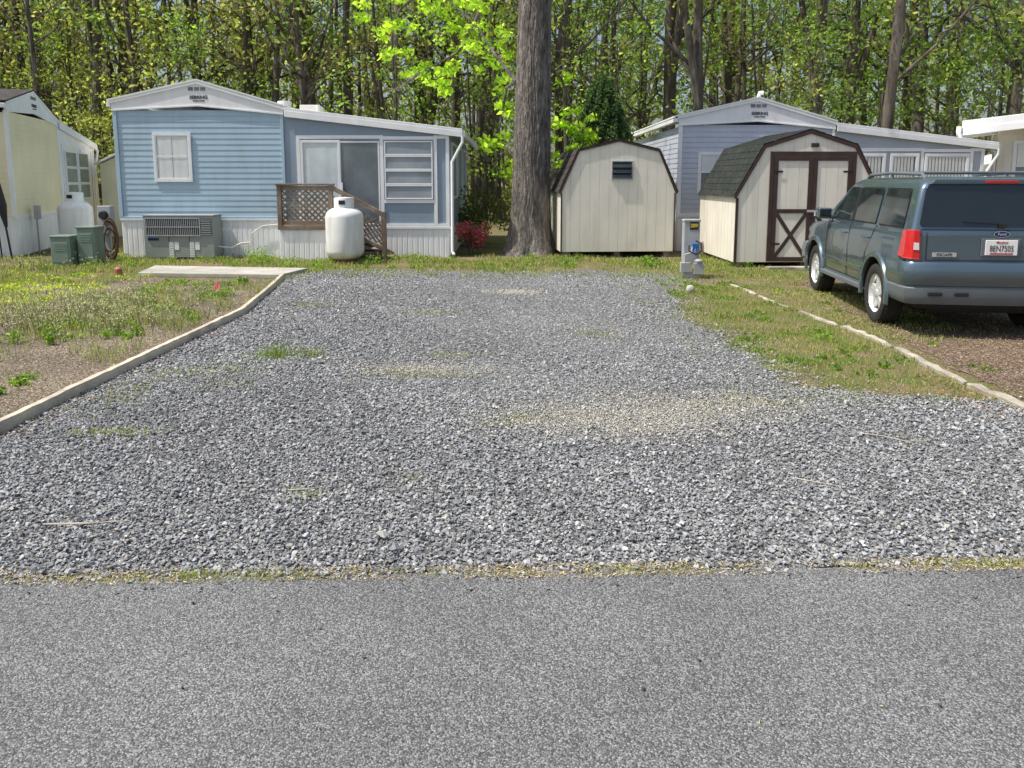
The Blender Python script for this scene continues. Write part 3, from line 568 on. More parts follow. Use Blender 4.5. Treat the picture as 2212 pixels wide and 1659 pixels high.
R=root('cottage','cream cottage with white soffit and gutter','house',(11.2,18.0,0),math.radians(-30)); mb=MB(); mb.clap((0,0),(7,0),.0,2.75,.12); mb.box(.003,7,.003,4,0,2.75); mb.obj('wall',M['cream'],R)
mb=MB(); mb.prism([(-.75,2.78),(4,3.25),(8,2.8),(8,2.95),(4,3.42),(-.75,2.95)],-.5,4.5); mb.prism([(-.73,2.62),(4,3.08),(8,2.6),(8,2.779),(4,3.249),(-.73,2.779)],-.52,-.40); mb.obj('roof',M['white'],R,bevel=.01)
mb=MB(); mb.prismx([(-.6,2.70),(4.4,2.70),(4.4,2.82),(-.6,2.82)],-.86,-.76); mb.tube([(-.8,-.5,2.7),(-.75,-.45,2.55),(-.06,-.05,2.25),(-.06,-.05,.1)],[.04]*4,8); mb.obj('gutter',M['white'],R,smooth=False)
curtain_window(R,.3,1.5,1.3,2.5,-.010,half=True); 
R=root('garden_shed','small pale yellow shed between the two homes','shed',(-11.75,22.2,0)); mb=MB(); mb.clap((0,0),(2.6,0),.05,2.05,.11); mb.box(.004,2.6,.004,2.6,.0,2.05); mb.prism([(0,2.05),(2.6,2.05),(1.3,2.65)],.0,2.6); mb.obj('wall',M['yellow'],R)
mb=MB(); mb.prism([(-.12,2.03),(1.3,2.68),(1.3,2.74),(-.12,2.09)],-.1,2.7); mb.prism([(1.3,2.68),(2.72,2.03),(2.72,2.09),(1.3,2.74)],-.1,2.7); mb.obj('roof',M['offwhite'],R)
mb=MB(); mb.box(.9,1.7,-.04,-.016,.05,1.9); mb.obj('door',M['white'],R,bevel=.004)
R=root('outbuilding','low pale outbuilding near the wood','shed',(14.2,24,0)); mb=MB(); mb.clap((0,0),(5,0),0,1.9,.12); mb.box(.004,5,.004,3,0,1.9); mb.obj('wall',M['cream'],R)
mb=MB(); mb.prism([(-.2,1.9),(5.2,1.9),(5.2,2.0),(2.5,2.5),(-.2,2.0)],-.2,3.2); mb.obj('roof',M['offwhite'],R)

# ---------------------------------------------------------------- deck
R=root('deck','small wooden entry deck with lattice rail and white skirt','deck',(-4.66,15.42,0))
mb=MB(); mb.corr((0,0),(1.0,0),0,.66,.10,.006); mb.box(0.003,.997,.003,.70,0,.655); mb.obj('skirting',M['skirt'],R)
mb=MB()
for i in range(5): mb.box(-.02,1.10,-.02+i*.145,.115+i*.145,.665,.70)
mb.box(-.02,1.14,-.04,-.022,.62,.70); mb.obj('floor',M['wood'],R,bevel=.004)
def lattice(mb,x0,x1,zb,zt,y,sp=.085,wd=.032,slope=0):
    H=zt-zb; Wd=x1-x0
    for sgn,yy in ((1,y),(-1,y+.008)):
        t=-H
        while t<Wd+H:
            if sgn==1: xa,xb=t,t+H
            else: xa,xb=t+H,t
            def at(s): return xa+(xb-xa)*s/H
            lo,hi=0.0,H
            if sgn==1: lo=max(lo,-t); hi=min(hi,Wd-t)
            else: lo=max(lo,t+H-Wd); hi=min(hi,t+H)
            if hi-lo>.01:
                xl,xh=at(lo),at(hi)
                mb.bar((x0+xl,yy,zb+lo+slope*xl),(x0+xh,yy,zb+hi+slope*xh),.007,wd)
            t+=sp*1.414
mb=MB(); lattice(mb,.07,1.0,.80,1.40,.0); mb.obj('lattice',M['wood'],R)
mb=MB(); mb.box(-.02,.07,-.03,.06,.70,1.50); mb.box(1.0,1.09,-.03,.06,.0,1.50); mb.box(-.04,1.12,-.045,.07,1.50,1.54); mb.box(.07,1.0,-.015,.02,1.40,1.49); mb.box(.07,1.0,-.015,.02,.72,.80)
mb.bar((1.05,.01,1.47),(2.12,.01,.90),.05,.09); mb.bar((1.05,.01,.78),(2.08,.01,.22),.04,.07); mb.box(2.05,2.14,-.03,.06,0,.98); mb.bar((0.02,.70,1.5),(0.02,.02,1.5),.06,.04); mb.obj('railing',M['wood'],R,bevel=.005)
mb=MB(); lattice(mb,1.1,2.05,.80,1.30,.0,slope=-.53); mb.obj('stair_lattice',M['wood'],R)
mb=MB()
for i in range(4): mb.box(1.10+i*.27,1.42+i*.27,.04,.68,.50-i*.16,.54-i*.16)
mb.bar((1.1,.66,.55),(2.15,.66,.02),.04,.2); mb.bar((1.1,.06,.50),(2.15,.06,-.02),.04,.18); mb.obj('stairs',M['wood'],R,bevel=.004)

def tankobj(loc,r,h,label,grp='propane tanks'):
    R=root('propane_tank',label,'gas tank',loc,group=grp); mb=MB(); pr=[(0,.05)]; 
    hb=h*.86
    for i in range(9): t=i/8*math.pi/2; pr.append((r*math.sin(t)**.8,.05+.20*(1-math.cos(t))))
    pr+=[(r*1.002,.5*hb),(r,.5*hb+.02)]
    for i in range(9): t=i/8*math.pi/2; pr.append((r*math.cos(t)**.75 if i<8 else 0,hb-.20+.20*math.sin(t)))
    mb.lathe(pr,n=40); mb.obj('vessel',M['tank'],R,smooth=True)
    mb=MB(); a=r*.52; mb.lathe([(a,hb-.06),(a*1.02,h-.02),(a*.98,h),(a*.88,h),(a*.86,hb-.03)],n=28); mb.lathe([(a*.9,h-.04),(a*.6,h+.005),(0,h+.012)],n=28); o=mb.obj('valve_collar',M['tank'],R,smooth=True)
    mb=MB(); mb.box(-.06,.06,-a*1.04,-a*.99,h-.13,h-.05); mb.obj('valve_opening',M['dark'],o)
    mb=MB(); mb.lathe([(r*.62,0),(r*.66,.10),(r*.60,.10)],n=28); mb.obj('foot_ring',M['rust'],R)
    return R
tankobj((-3.26,15.0,0),.365,1.27,'white upright propane tank beside the deck stairs')
tankobj((-9.9,17.5,0),.36,1.33,'white upright propane tank beside the yellow home')

R=root('air_conditioner','grey packaged air conditioning unit against the skirting','air conditioner',(-7.48,15.62,0)); Wd=1.42;Hh=.88
mb=MB(); mb.box(0,Wd,.0,.46,.04,Hh); mb.box(-.012,Wd+.012,-.012,.472,Hh,Hh+.03); mb.obj('casing',M['acgrey'],R,bevel=.01)
mb=MB(); mb.box(.06,Wd-.28,-.012,-.002,.50,.83); mb.obj('grille_recess',M['dark'],R); mb=MB(); mb.box(Wd-.24,Wd-.04,-.012,-.002,.50,.83); mb.obj('grille_recess',M['dark'],R)
mb=MB(); x=.07
while x<Wd-.30: mb.box(x,x+.012,-.026,-.013,.50,.83); x+=.038
mb.box(.06,Wd-.28,-.03,-.013,.655,.672); ring(mb,.04,Wd-.26,.48,.85,.02,-.03,-.013)
for k in range(9): mb.box(Wd-.24,Wd-.04,-.026,-.013,.51+k*.036,.525+k*.036)
mb.obj('grille',M['metergrey'],R)
for b_ in ((.50,.51,.05,.475),(.92,.93,.05,.475)):
    mb=MB(); mb.box(b_[0],b_[1],-.006,-.001,b_[2],b_[3]); mb.obj('panel_seam',M['dark'],R)
for xx in (.55,.66,.97,1.08):
    mb=MB(); mb.box(xx-.045,xx+.045,-.008,-.002,.05 if xx in(.55,.97) else .2,.36)
    if xx in (.55,.97):
        for q in range(5): mb.box(xx-.035,xx+.035,-.011,-.0085,.08+q*.05,.092+q*.05,1)
    mb.obj('sticker',[M['plate'],M['metergrey']],R)
mb=MB(); mb.box(.08,.30,-.008,-.002,.39,.44); mb.obj('name_badge',M['ford'],R)
mb=MB(); mb.tube([(Wd,.2,.25),(Wd+.25,.25,.22),(Wd+.4,.4,.3),(Wd+.55,.48,.30)],[.018]*4,8); mb.obj('drain_line',M['offwhite'],R,smooth=True)
mb=MB(); mb.tube([(Wd+.6,.47,.25),(Wd+.62,.46,.5),(Wd+.85,.46,.66),(Wd+1.3,.46,.70)],[.012]*4,6); mb.obj('refrigerant_line',M['offwhite'],R,smooth=True)

def ubox(loc,wd,dp,h,lab):
    R=root('utility_box',lab,'utility box',loc,group='green utility boxes'); mb=MB(); mb.box(-wd/2,wd/2,0,dp,0,h-.03); mb.obj('cabinet',M['boxgreen'],R,bevel=.012)
    mb=MB(); mb.box(-wd/2-.015,wd/2+.015,-.015,dp+.015,h-.035,h); mb.obj('lid',M['boxgreen'],R,bevel=.01)
    mb=MB(); mb.box(-wd*.38,wd*.38,-.008,0,.08,h-.12); 
    for q in range(5): mb.box(-wd*.3,wd*.3,-.014,-.008,h-.16-q*.03,h-.15-q*.03)
    mb.obj('door',M['boxgreen'],R,bevel=.003)
ubox((-8.42,14.3,0),.37,.35,.58,'short green metal utility box in the grass'); ubox((-8.02,14.45,0),.33,.35,.74,'tall green metal utility box in the grass')
R=root('meter_pedestal','grey electric meter post with coiled brown hose','utility meter',(-8.08,15.35,0)); mb=MB(); mb.box(-.05,.05,0,.08,0,1.0); mb.box(-.13,.13,-.08,.1,.55,1.10); mb.obj('post',M['metergrey'],R,bevel=.01)
mb=MB(); mb.lathe([(0,-.15),(.07,-.15),(.085,-.12),(.09,-.08)],n=24); o=mb.obj('meter_dial',M['dark'],R,smooth=True)
for v in o.data.vertices: v.co=Vector((v.co.x,v.co.z,v.co.y+.92))
mb=MB()
for k in range(7):
    pts=[(.12+.015*k-.04+(.13+.012*(k%3))*math.cos(t),-.11-.015*k,.50-.05*(k%4)+(.30+.06*(k%3))*math.sin(t)) for t in [i/20*2*math.pi for i in range(21)]]
    mb.tube(pts,[.013]*21,6,cap=False)
mb.obj('hose',M['rust'],R,smooth=True)
mb=MB(); mb.tube([(-.3,.3,0),(-.3,.3,.6)],[.02,.02],8); mb.obj('conduit',M['metergrey'],R,smooth=True)
R=root('wall_meter','small grey electric box with conduit on the yellow home','electric box',(-10.62,17.15,0),math.radians(105.3)); mb=MB(); mb.box(-.09,.09,-.12,-.02,.75,1.05); mb.obj('casing',M['metergrey'],R,bevel=.01); mb=MB(); mb.tube([(0,-.05,.75),(0,-.05,0)],[.02,.02],8); mb.obj('conduit',M['metergrey'],R)
R=root('patio_umbrella','folded dark umbrella and poles leaning at the yellow home corner','umbrella',(-10.25,15.7,0)); mb=MB(); mb.tube([(0,0,0),(-.28,.1,2.0)],[.02,.02],8); mb.obj('pole',M['dark'],R)
mb=MB(); mb.tube([(-.2,0,0),(-.36,.1,1.9)],[.015,.015],8); mb.obj('spare_pole',M['dark'],R)
mb=MB(); mb.tube([(-.08,.03,.65),(-.15,.05,1.1),(-.26,.09,1.85)],[.03,.08,.03],9,jit=.2); mb.obj('canopy',M['dark'],R)

R=root('utility_pedestal','grey utility pedestal with yellow 289 plate and meter','utility pedestal',(2.95,12.6,0)); mb=MB(); mb.box(-.13,.13,0,.16,.25,.95); mb.box(-.14,.14,-.01,.17,.93,.97); mb.obj('cabinet',M['metergrey'],R,bevel=.01)
mb=MB(); mb.box(-.04,.10,-.006,-.001,.80,.93); o=mb.obj('number_plate',M['blacktext'],R,bevel=.002); text_mesh('number','289',.082,.03,-.008,.865,M['yplate'],o,.002)
mb=MB(); mb.box(-.19,-.03,-.12,-.02,.11,.27); mb.box(.02,.19,-.13,-.02,.08,.26); mb.box(-.13,.13,-.1,.02,.02,.11); mb.lathe([(0,.26),(.06,.26),(.07,.30),(.03,.33),(0,.33)],(.10,-.08,0),20); mb.tube([(-.12,-.08,.26),(-.12,-.08,.40),(-.02,-.08,.43),(.0,-.05,.52)],[.016]*4,8); mb.tube([(-.1,-.06,0),(-.1,-.06,.1)],[.022]*2,8); mb.tube([(.12,-.06,0),(.12,-.06,.1)],[.022]*2,8); mb.obj('gas_meter',M['metergrey'],R,bevel=.012)
mb=MB(); mb.box(.0,.10,-.06,-.001,.50,.58); mb.tube([(.05,-.04,.5),(.05,-.08,.42)],[.02,.02],8); mb.obj('outlet',M['bluebit'],R,bevel=.01)
mb=MB(); mb.tube([(.06,-.03,.62),(.14,-.07,.58),(.15,-.09,.45),(.05,-.1,.40),(-.06,-.08,.46),(-.05,-.04,.55)],[.012]*6,6); mb.obj('cable',M['dark'],R,smooth=True)

# ---------------------------------------------------------------- barn sheds
def barn(label,loc,W,D,z0,ze,zk,zp,kx,roofm,doors,window,tw,rot):
    R=root('barn_shed',label,'shed',loc,rot,group='gambrel garden sheds'); hw=W/2
    def top(x):
        a=abs(x)
        return ze+(zk-ze)*(hw-a)/(hw-kx) if a>kx else zk+(zp-zk)*(kx-a)/kx
    mb=MB(); n=round(W/.2); g_=.0028
    def strip(x0,x1,y0,y1):
        xs=[x1]+[k for k in (kx,0,-kx) if x0<k<x1]+[x0]; mb.prism([(x0,z0),(x1,z0)]+[(x,top(x)) for x in xs],y0,y1)
    for i in range(n): strip(-hw+W*i/n+g_,-hw+W*(i+1)/n-g_,0,.008)
    strip(-hw+.01,hw-.01,.0082,.06); strip(-hw+.01,hw-.01,D-.05,D)
    m_=round(D/.2)
    for i in range(m_):
        ya,yb=D*i/m_+g_+.010,D*(i+1)/m_-g_; mb.box(-hw,-hw+.009,ya,yb,z0,ze); mb.box(hw-.009,hw,ya,yb,z0,ze)
    mb.box(-hw+.0092,-hw+.04,.061,D-.06,z0,ze); mb.box(hw-.04,hw-.0092,.061,D-.06,z0,ze); mb.obj('wall',M['cream'],R)
    mb=MB(); o=.016
    for sg in (-1,1):
        for (xa,za,xb,zb) in ((hw+.05,ze-.06,kx+.008,zk+.010),(kx+.008,zk+.010,0,zp+.018)):
            Ls=math.hypot(xb-xa,zb-za); nx,nz=(zb-za)/Ls,-(xb-xa)/Ls; nc=max(2,round(Ls/.135))
            for i in range(nc):
                t0,t1=i/nc,(i+1)/nc+.02; p=lambda t,h_:(sg*(xa+(xb-xa)*t+nx*h_),za+(zb-za)*t+nz*h_)
                pts=[p(t0,0),p(t1,0),p(t1,.005),p(t0,.013)]
                if sg<0: pts=pts[::-1]
                yy=-o; k=0
                while yy<D+o-.01:
                    y2=min(D+o,yy+(.3 if k or i%2 else .15)); dh=random.uniform(0,.005)
                    mb.prism([(x,z+ (dh if j>1 else 0)) for j,(x,z) in enumerate(pts)],yy,y2-.005); yy=y2;k+=1
    mb.obj('roof',roofm,R)
    mb=MB()
    pts=[(hw+.045,ze-.08),(kx+.0,zk+.0),(0,zp+.006),(-kx,zk),(-hw-.045,ze-.08)]; inn=[(hw-.0,ze-.09),(kx-tw*.5,zk-tw),(0,zp-tw),(-kx+tw*.5,zk-tw),(-hw,ze-.09)]
    for i in range(4): mb.prism([inn[i],pts[i],pts[i+1],inn[i+1]],-.024,-.002)
    cw=tw*.8
    for sg in (-1,1): mb.box(min(sg*hw,sg*(hw-cw)) ,max(sg*hw,sg*(hw-cw)),-.016,-.001,z0,ze-.08); 
    mb.obj('trim',M['brown'],R)
    mb=MB(); 
    for x in (-hw+.15,0,hw-.15): mb.box(x-.06,x+.06,.05,D-.05,z0-.10,z0-.001)
    for x in (-hw+.15,0,hw-.15):
        for y in (.02,D/2,D-.3): mb.box(x-.1,x+.1,y,y+.3,0,z0-.101)
    mb.obj('skid',M['wood'],R)
    if window:
        x0,x1,za,zb=window; mb=MB(); ring(mb,x0,x1,za,zb,.025,-.03,-.001); win=mb.obj('window',M['metergrey'],R,bevel=.003,label='small jalousie window with dark slats')
        mb=MB(); mb.box(x0+.02,x1-.02,-.006,-.001,za+.02,zb-.02); mb.obj('window_recess',M['dark'],win)
        mb=MB(); k=3; hh=(zb-za-.06)/k
        for i in range(k): mb.add([(x0+.03,-.050,za+.03+i*hh),(x1-.03,-.050,za+.03+i*hh),(x1-.03,-.012,za+.03+(i+.72)*hh),(x0+.03,-.012,za+.03+(i+.72)*hh)],[(0,1,2,3)])
        mb.obj('slats',M['tint2'],win)
    if doors:
        x0,x1,za,zb=doors; xm=(x0+x1)/2
        mb=MB(); mb.box(x0-.07,x0,-.030,-.001,za,zb); mb.box(x1,x1+.07,-.030,-.001,za,zb); mb.box(x0-.07,x1+.07,-.030,-.001,zb,zb+.08); mb.obj('door_frame',M['brown'],R,bevel=.003)
        for (a,b_) in ((x0+.005,xm-.006),(xm+.006,x1-.005)):
            mb=MB(); t=.075; k=3
            for i in range(k): mb.box(a+.02+(b_-a-.04)*i/k+.003,a+.02+(b_-a-.04)*(i+1)/k-.003,-.014,-.006,za+.01,zb-.01)
            mb.box(a+.02,b_-.02,-.0058,-.001,za+.01,zb-.01)
            dd=mb.obj('door',M['cream'],R,label='cream plank door with dark brown cross bracing')
            mb=MB(); zm=za+(zb-za)*.46; ring(mb,a,b_,za,zb-.01,t,-.030,-.015); mb.box(a+t,b_-t,-.030,-.015,zm,zm+t)
            mb.bar((a+t,-.021,za+t),(b_-t,-.021,zm),.012,.065); mb.bar((a+t,-.0225,zm),(b_-t,-.0225,za+t),.012,.065); mb.obj('door_brace',M['brown'],dd)
            for zz in (za+.3,zb-.3):
                mb=MB(); mb.box((a if a<xm-.3 else b_-.16),(a+.16 if a<xm-.3 else b_),-.036,-.0305,zz,zz+.035); mb.obj('hinge',M['dark'],dd)
        mb=MB(); mb.box(xm-.08,xm+.12,-.045,-.031,za+(zb-za)*.46+.02,za+(zb-za)*.46+.06); mb.tube([(xm+.06,-.05,za+(zb-za)*.46+.02),(xm+.06,-.055,za+(zb-za)*.46-.05)],[.012,.02],8); mb.obj('latch',M['chrome'],R)
        mb=MB(); mb.box(xm-.05,xm+.09,-.02,-.001,zb+.16,zb+.23); mb.obj('gable_vent',M['brown'],R)
    return R
barn('cream gambrel shed with small slatted window and dark trim',(2.2,16.0,0),2.40,2.6,.13,1.42,2.22,2.42,.84,M['shingle'],None,(-.16,.29,1.62,2.0),.035,math.radians(4))
barn('cream gambrel shed with dark brown double doors',(5.43,14.2,0),2.66,2.5,.10,1.36,2.24,2.50,.85,M['gshingle'],(-.66,.78,.12,2.04),None,.06,math.radians(1))
mb=MB(); mb.bar((4.6,13.8,.03),(5.9,13.85,.03),.2,.05); o=mb.obj('ramp_board',M['oldwood']); o['label']='weathered board lying before the shed doors'; o['category']='board'

# ---------------------------------------------------------------- vehicle
def rpoly(pts,r=.04,k=4):
    out=[]; n=len(pts)
    for i in range(n):
        p=Vector(pts[i]); a=Vector(pts[i-1])-p; b=Vector(pts[(i+1)%n])-p; q=min(r,a.length*.45,b.length*.45); a=p+a.normalized()*q; b=p+b.normalized()*q
        for j in range(k+1): t=j/k; out.append(tuple(a*(1-t)**2+p*2*t*(1-t)+b*t*t))
    return out
def car(loc,rot,sc):
    R=root('parked_car','steel blue compact sport utility car parked on mulch','car',loc,rot); R.scale=(sc,sc,sc)
    RA,FA,AZ=.98,3.60,.355
    st=[(.06,.86,.50,1.085),(.10,.89,.46,1.10),(.2,.905,.42,1.105),(.5,.91,.36,1.105),(1.0,.915,.33,1.105),(1.8,.915,.32,1.105),(2.7,.915,.32,1.10),(3.05,.915,.32,1.095),(3.3,.91,.33,1.085),(3.6,.91,.34,1.06),(3.9,.905,.34,1.035),(4.12,.88,.34,1.0),(4.28,.83,.34,.94),(4.38,.74,.38,.86),(4.41,.64,.42,.80)]
    mb=MB(); prof=[]
    for (y,w_,zb,zs) in st:
        half=[(0,zb),(.72*w_,zb),(.95*w_,zb+.015),(.99*w_,zb+.10),(w_,.62),(w_,.80) if zs>.95 else (w_,min(.78,zs-.09)),(.99*w_,.94 if zs>1.02 else zs-.065),(.975*w_,zs-.05),(.95*w_,zs-.010),(.88*w_,zs+.004),(.5*w_,zs+.012+(0.03 if y>3.3 else 0)),(0,zs+.015+(0.035 if y>3.3 else 0))]
        ringp=half+[(-x,z) for x,z in half[-2:0:-1]]; prof.append([(x,y,z) for x,z in ringp])
    n=len(prof[0]); vs=[p for r in prof for p in r]; fs=[]
    for i in range(len(prof)-1):
        for k in range(n): fs.append((i*n+k,i*n+(k+1)%n,(i+1)*n+(k+1)%n,(i+1)*n+k))
    fs.append(tuple(range(n-1,-1,-1))); fs.append(tuple((len(prof)-1)*n+k for k in range(n))); mb.add(vs,fs)
    body=mb.obj('body_tmp',[M['paint'],M['dark']],None,smooth=True)
    bm=bmesh.new(); bm.from_mesh(body.data); bmesh.ops.recalc_face_normals(bm,faces=bm.faces); bm.to_mesh(body.data); bm.free()
    cut=MB()
    for ya in (RA,FA):
        for sg in (-1,1):
            x0,x1=(.60,1.1) if sg>0 else (-1.1,-.60); n=36
            vv=[(x0,ya+.405*math.cos(t),AZ+.02+.405*math.sin(t)) for t in [2*math.pi*k/n for k in range(n)]]+[(x1,ya+.405*math.cos(t),AZ+.02+.405*math.sin(t)) for t in [2*math.pi*k/n for k in range(n)]]
            cut.add(vv,[tuple(range(n)),tuple(range(2*n-1,n-1,-1))]+[(k,k+n,(k+1)%n+n,(k+1)%n) for k in range(n)])
    co_=cut.obj('cut_tmp',[M['dark']]); bm=bmesh.new(); bm.from_mesh(co_.data); bmesh.ops.recalc_face_normals(bm,faces=bm.faces); bm.to_mesh(co_.data); bm.free()
    md=body.modifiers.new('x','BOOLEAN'); md.operation='DIFFERENCE'; md.object=co_; md.solver='EXACT'
    bpy.context.view_layer.update(); me=bpy.data.meshes.new_from_object(body.evaluated_get(bpy.context.evaluated_depsgraph_get()))
    bpy.data.objects.remove(body); bpy.data.objects.remove(co_)
    me.materials.clear(); me.materials.append(M['paint']); me.materials.append(M['dark'])
    for p in me.polygons:
        c=p.center; p.material_index=0
        for ya in (RA,FA):
            if math.hypot(c.y-ya,c.z-AZ-.02)<.41 and abs(c.x)<.93 and c.z>.2: 
                if all(math.hypot(me.vertices[v].co.y-ya,me.vertices[v].co.z-AZ-.02)<.42 for v in p.vertices): p.material_index=1
        if p.normal.z<-.9: p.material_index=1
    bm=bmesh.new(); bm.from_mesh(me)
    SL=.20
    lev=[(1.095,.080,3.40,.868),(1.25,.108,3.10,.868-.155*SL),(1.40,.135,2.82,.868-.305*SL),(1.57,.166,2.52,.868-.475*SL),(1.625,.185,2.42,.752),(1.668,.235,2.30,.705),(1.69,.34,2.18,.63),(1.70,.65,1.9,.42)]
    rows=[]
    for (z,yr,yf,hw) in lev:
        pts=rpoly([(hw,yr),(hw,yf),(-hw,yf),(-hw,yr)],.06 if z<1.6 else .09,5); rows.append([bm.verts.new((x,y,z)) for x,y in pts])
    for i in range(len(rows)-1):
        n=len(rows[i])
        for k in range(n):
            f=bm.faces.new((rows[i][k],rows[i][(k+1)%n],rows[i+1][(k+1)%n],rows[i+1][k])); f.smooth=True
    f=bm.faces.new(rows[-1]); f.smooth=True
    bmesh.ops.recalc_face_normals(bm,faces=bm.faces); bm.to_mesh(me); bm.free()
    me.polygons.foreach_set('use_smooth',[True]*len(me.polygons)); me.set_sharp_from_angle(angle=math.radians(28)); me.name='body'
    B=bpy.data.objects.new('body',me); link(B,R)
    sx=lambda z,o=.006: .868-(z-1.095)*SL+o
    def sidepanel(name,pts,mat,o=.006,r=.04):
        for sg in (1,-1):
            mb=MB(); q=rpoly(pts,r); vs=[(sg*sx(z,o),y,z) for y,z in q]+[(sg*(sx(z,o)-.008),y,z) for y,z in q]; n=len(q)
            mb.add(vs,[tuple(range(n))]+[(i,i+n,(i+1)%n+n,(i+1)%n) for i in range(n)]); mb.obj(name,mat,R)
    for nm,pts in (('quarter_window',[(.34,1.16),(1.08,1.16),(1.08,1.56),(.38,1.56)]),('rear_door_window',[(1.20,1.16),(1.98,1.16),(1.98,1.56),(1.20,1.56)]),('front_door_window',[(2.10,1.16),(2.95,1.16),(2.90,1.22),(2.40,1.56),(2.10,1.56)])):
        sidepanel(nm,pts,M['tint2'],.010,.03)
    sidepanel('pillar_trim',[(1.99,1.15),(2.09,1.15),(2.09,1.565),(1.99,1.565)],M['dark'],.0085,.004)
    for sg in (1,-1):
        for pts in ([(.325,1.145),(1.095,1.145),(1.095,1.575),(.368,1.575)],[(1.185,1.145),(1.995,1.145),(1.995,1.575),(1.185,1.575)],[(2.085,1.145),(2.98,1.145),(2.92,1.225),(2.41,1.575),(2.085,1.575)]):
            mb=MB(); q=rpoly(pts,.035); n=len(q); mb.add([(sg*sx(z,.0065),y,z) for y,z in q],[tuple(range(n))]); mb.obj('window_seal',M['dark'],R)
    def ry(z): return .080+(z-1.095)*.181
    q=rpoly([(.79,1.18),(.715,1.61),(-.715,1.61),(-.79,1.18)],.05); mb=MB(); n=len(q); mb.add([(x,ry(z)-.010,z) for x,z in q]+[(x,ry(z)+.004,z) for x,z in q],[tuple(range(n))]+[(i,i+n,(i+1)%n+n,(i+1)%n) for i in range(n)]); mb.obj('rear_window',M['tint'],R)
    mb=MB(); mb.bar((.02,ry(1.21)-.02,1.21),(-.36,ry(1.23)-.02,1.235),.008,.012); mb.box(-.02,.05,.065,.11,1.175,1.215); mb.obj('rear_wiper',M['dark'],R)
    mb=MB(); mb.prism([(-.70,1.615),(.70,1.615),(.65,1.675),(-.65,1.675)],.135,.30); mb.obj('spoiler',M['paint'],R,bevel=.015)
    mb=MB(); mb.box(-.16,.16,.127,.15,1.63,1.655); mb.obj('brake_light',M['red'],R,bevel=.004)
    q=[(.72,1.15),(.66,1.58),(-.66,1.58),(-.72,1.15)]; fy=lambda z:3.40-(z-1.095)*1.845; mb=MB(); mb.add([(x,fy(z)+.014,z) for x,z in q],[(3,2,1,0)]); mb.obj('windshield',M['tint'],R)
    for sg in (-1,1):
        mb=MB(); mb.tube([(sg*.64,.42,1.675),(sg*.64,.50,1.725),(sg*.64,1.4,1.745),(sg*.64,2.15,1.725),(sg*.64,2.25,1.675)],[.02]*5,10); mb.tube([(sg*.64,1.4,1.68),(sg*.64,1.4,1.74)],[.02]*2,8); mb.obj('roof_rail',M['clad'],R,smooth=True)
    for yy in (.85,1.8):
        mb=MB(); mb.tube([(-.64,yy,1.745),(.64,yy,1.745)],[.015]*2,8); mb.obj('roof_crossbar',M['clad'],R)
    def bumper(name,mat,sec,yside,flip=1,y0=0):
        mb=MB(); path=[(-.93,yside),(-.93,.20),(-.915,.08),(-.84,.015),(-.6,.0),(0,-.015),(.6,.0),(.84,.015),(.915,.08),(.93,.20),(.93,yside)]
        cx=[]
        for (x,y) in path:
            for (o,z) in sec:
                s_=(.925-o)/.925; yy=y+o if abs(x)<.85 else y+o*(.5 if y<.15 else 0); cx.append((x*s_,y0+flip*yy,z))
        m_=len(sec); fs=[]
        for i in range(len(path)-1):
            for k in range(m_-1): fs.append((i*m_+k,(i+1)*m_+k,(i+1)*m_+k+1,i*m_+k+1))
        mb.add(cx,fs); return mb.obj(name,mat,R,smooth=True)
    bumper('rear_bumper',M['paint'],[(.03,.56),(.0,.60),(-.005,.70),(.0,.79),(.015,.815),(.12,.825)],.565)
    bumper('bumper_valance',M['clad'],[(.14,.36),(.05,.37),(.03,.40),(.015,.46),(.012,.54),(.032,.565)],.575)
    bumper('front_bumper',M['paint'],[(.14,.34),(.03,.37),(.0,.45),(-.005,.60),(.02,.70),(.08,.72)],.40,-1,4.43)
    for x in (-.62,-.36,.36,.62):
        mb=MB(); mb.box(x-.07,x+.07,-.004,.02,.465,.505); mb.obj('bumper_reflector',M['dark'],R,bevel=.008)
    mb=MB()
    for sg in (-1,1): mb.bar((sg*.72,.058,.83),(sg*.72,.058,1.12),.006,.006)
    mb.bar((-.72,.058,.835),(.72,.058,.835),.006,.008); mb.bar((-.78,.066,1.152),(.78,.066,1.152),.006,.008)
    for y in (1.14,2.04,3.02):
        for sg in (-1,1): mb.bar((sg*.917,y-(.0 if y!=1.14 else -.25),.44),(sg*.917,y+(0 if y!=1.14 else .22),.78),.005,.007); mb.bar((sg*.917,y+(0 if y!=1.14 else .22),.78),(sg*.896,y+(0 if y!=1.14 else .02),1.05),.005,.007); mb.bar((sg*.896,y+(0 if y!=1.14 else .02),1.05),(sg*.866,y,1.14),.005,.007)
    for sg in (-1,1): mb.bar((sg*.911,1.40,.44),(sg*.911,3.02,.44),.005,.007)
    mb.obj('panel_seam',M['dark'],R)
    for sg in (-1,1):
        mb=MB(); 
        vs=[(sg*.785,.040,.845),(sg*.86,.045,.85),(sg*.922,.11,.855),(sg*.922,.27,.88),(sg*.795,.045,1.14),(sg*.845,.053,1.15),(sg*.905,.11,1.15),(sg*.900,.23,1.14)]
        mb.add(vs+[(sg*.72,.14,.845),(sg*.72,.14,1.14),(sg*.80,.27,.88),(sg*.80,.23,1.12)],[(0,1,5,4),(1,2,6,5),(2,3,7,6),(8,0,4,9),(3,10,11,7),(4,5,6,7,11,9),(0,1,2,3,10,8)])
        tl=mb.obj('tail_light',M['red'],R,bevel=.006)
        mb=MB(); mb.add([(sg*.795,.036,.94),(sg*.852,.041,.945),(sg*.849,.045,1.02),(sg*.80,.039,1.015)],[(0,1,2,3)]); mb.obj('reverse_lamp',M['lens'],tl)
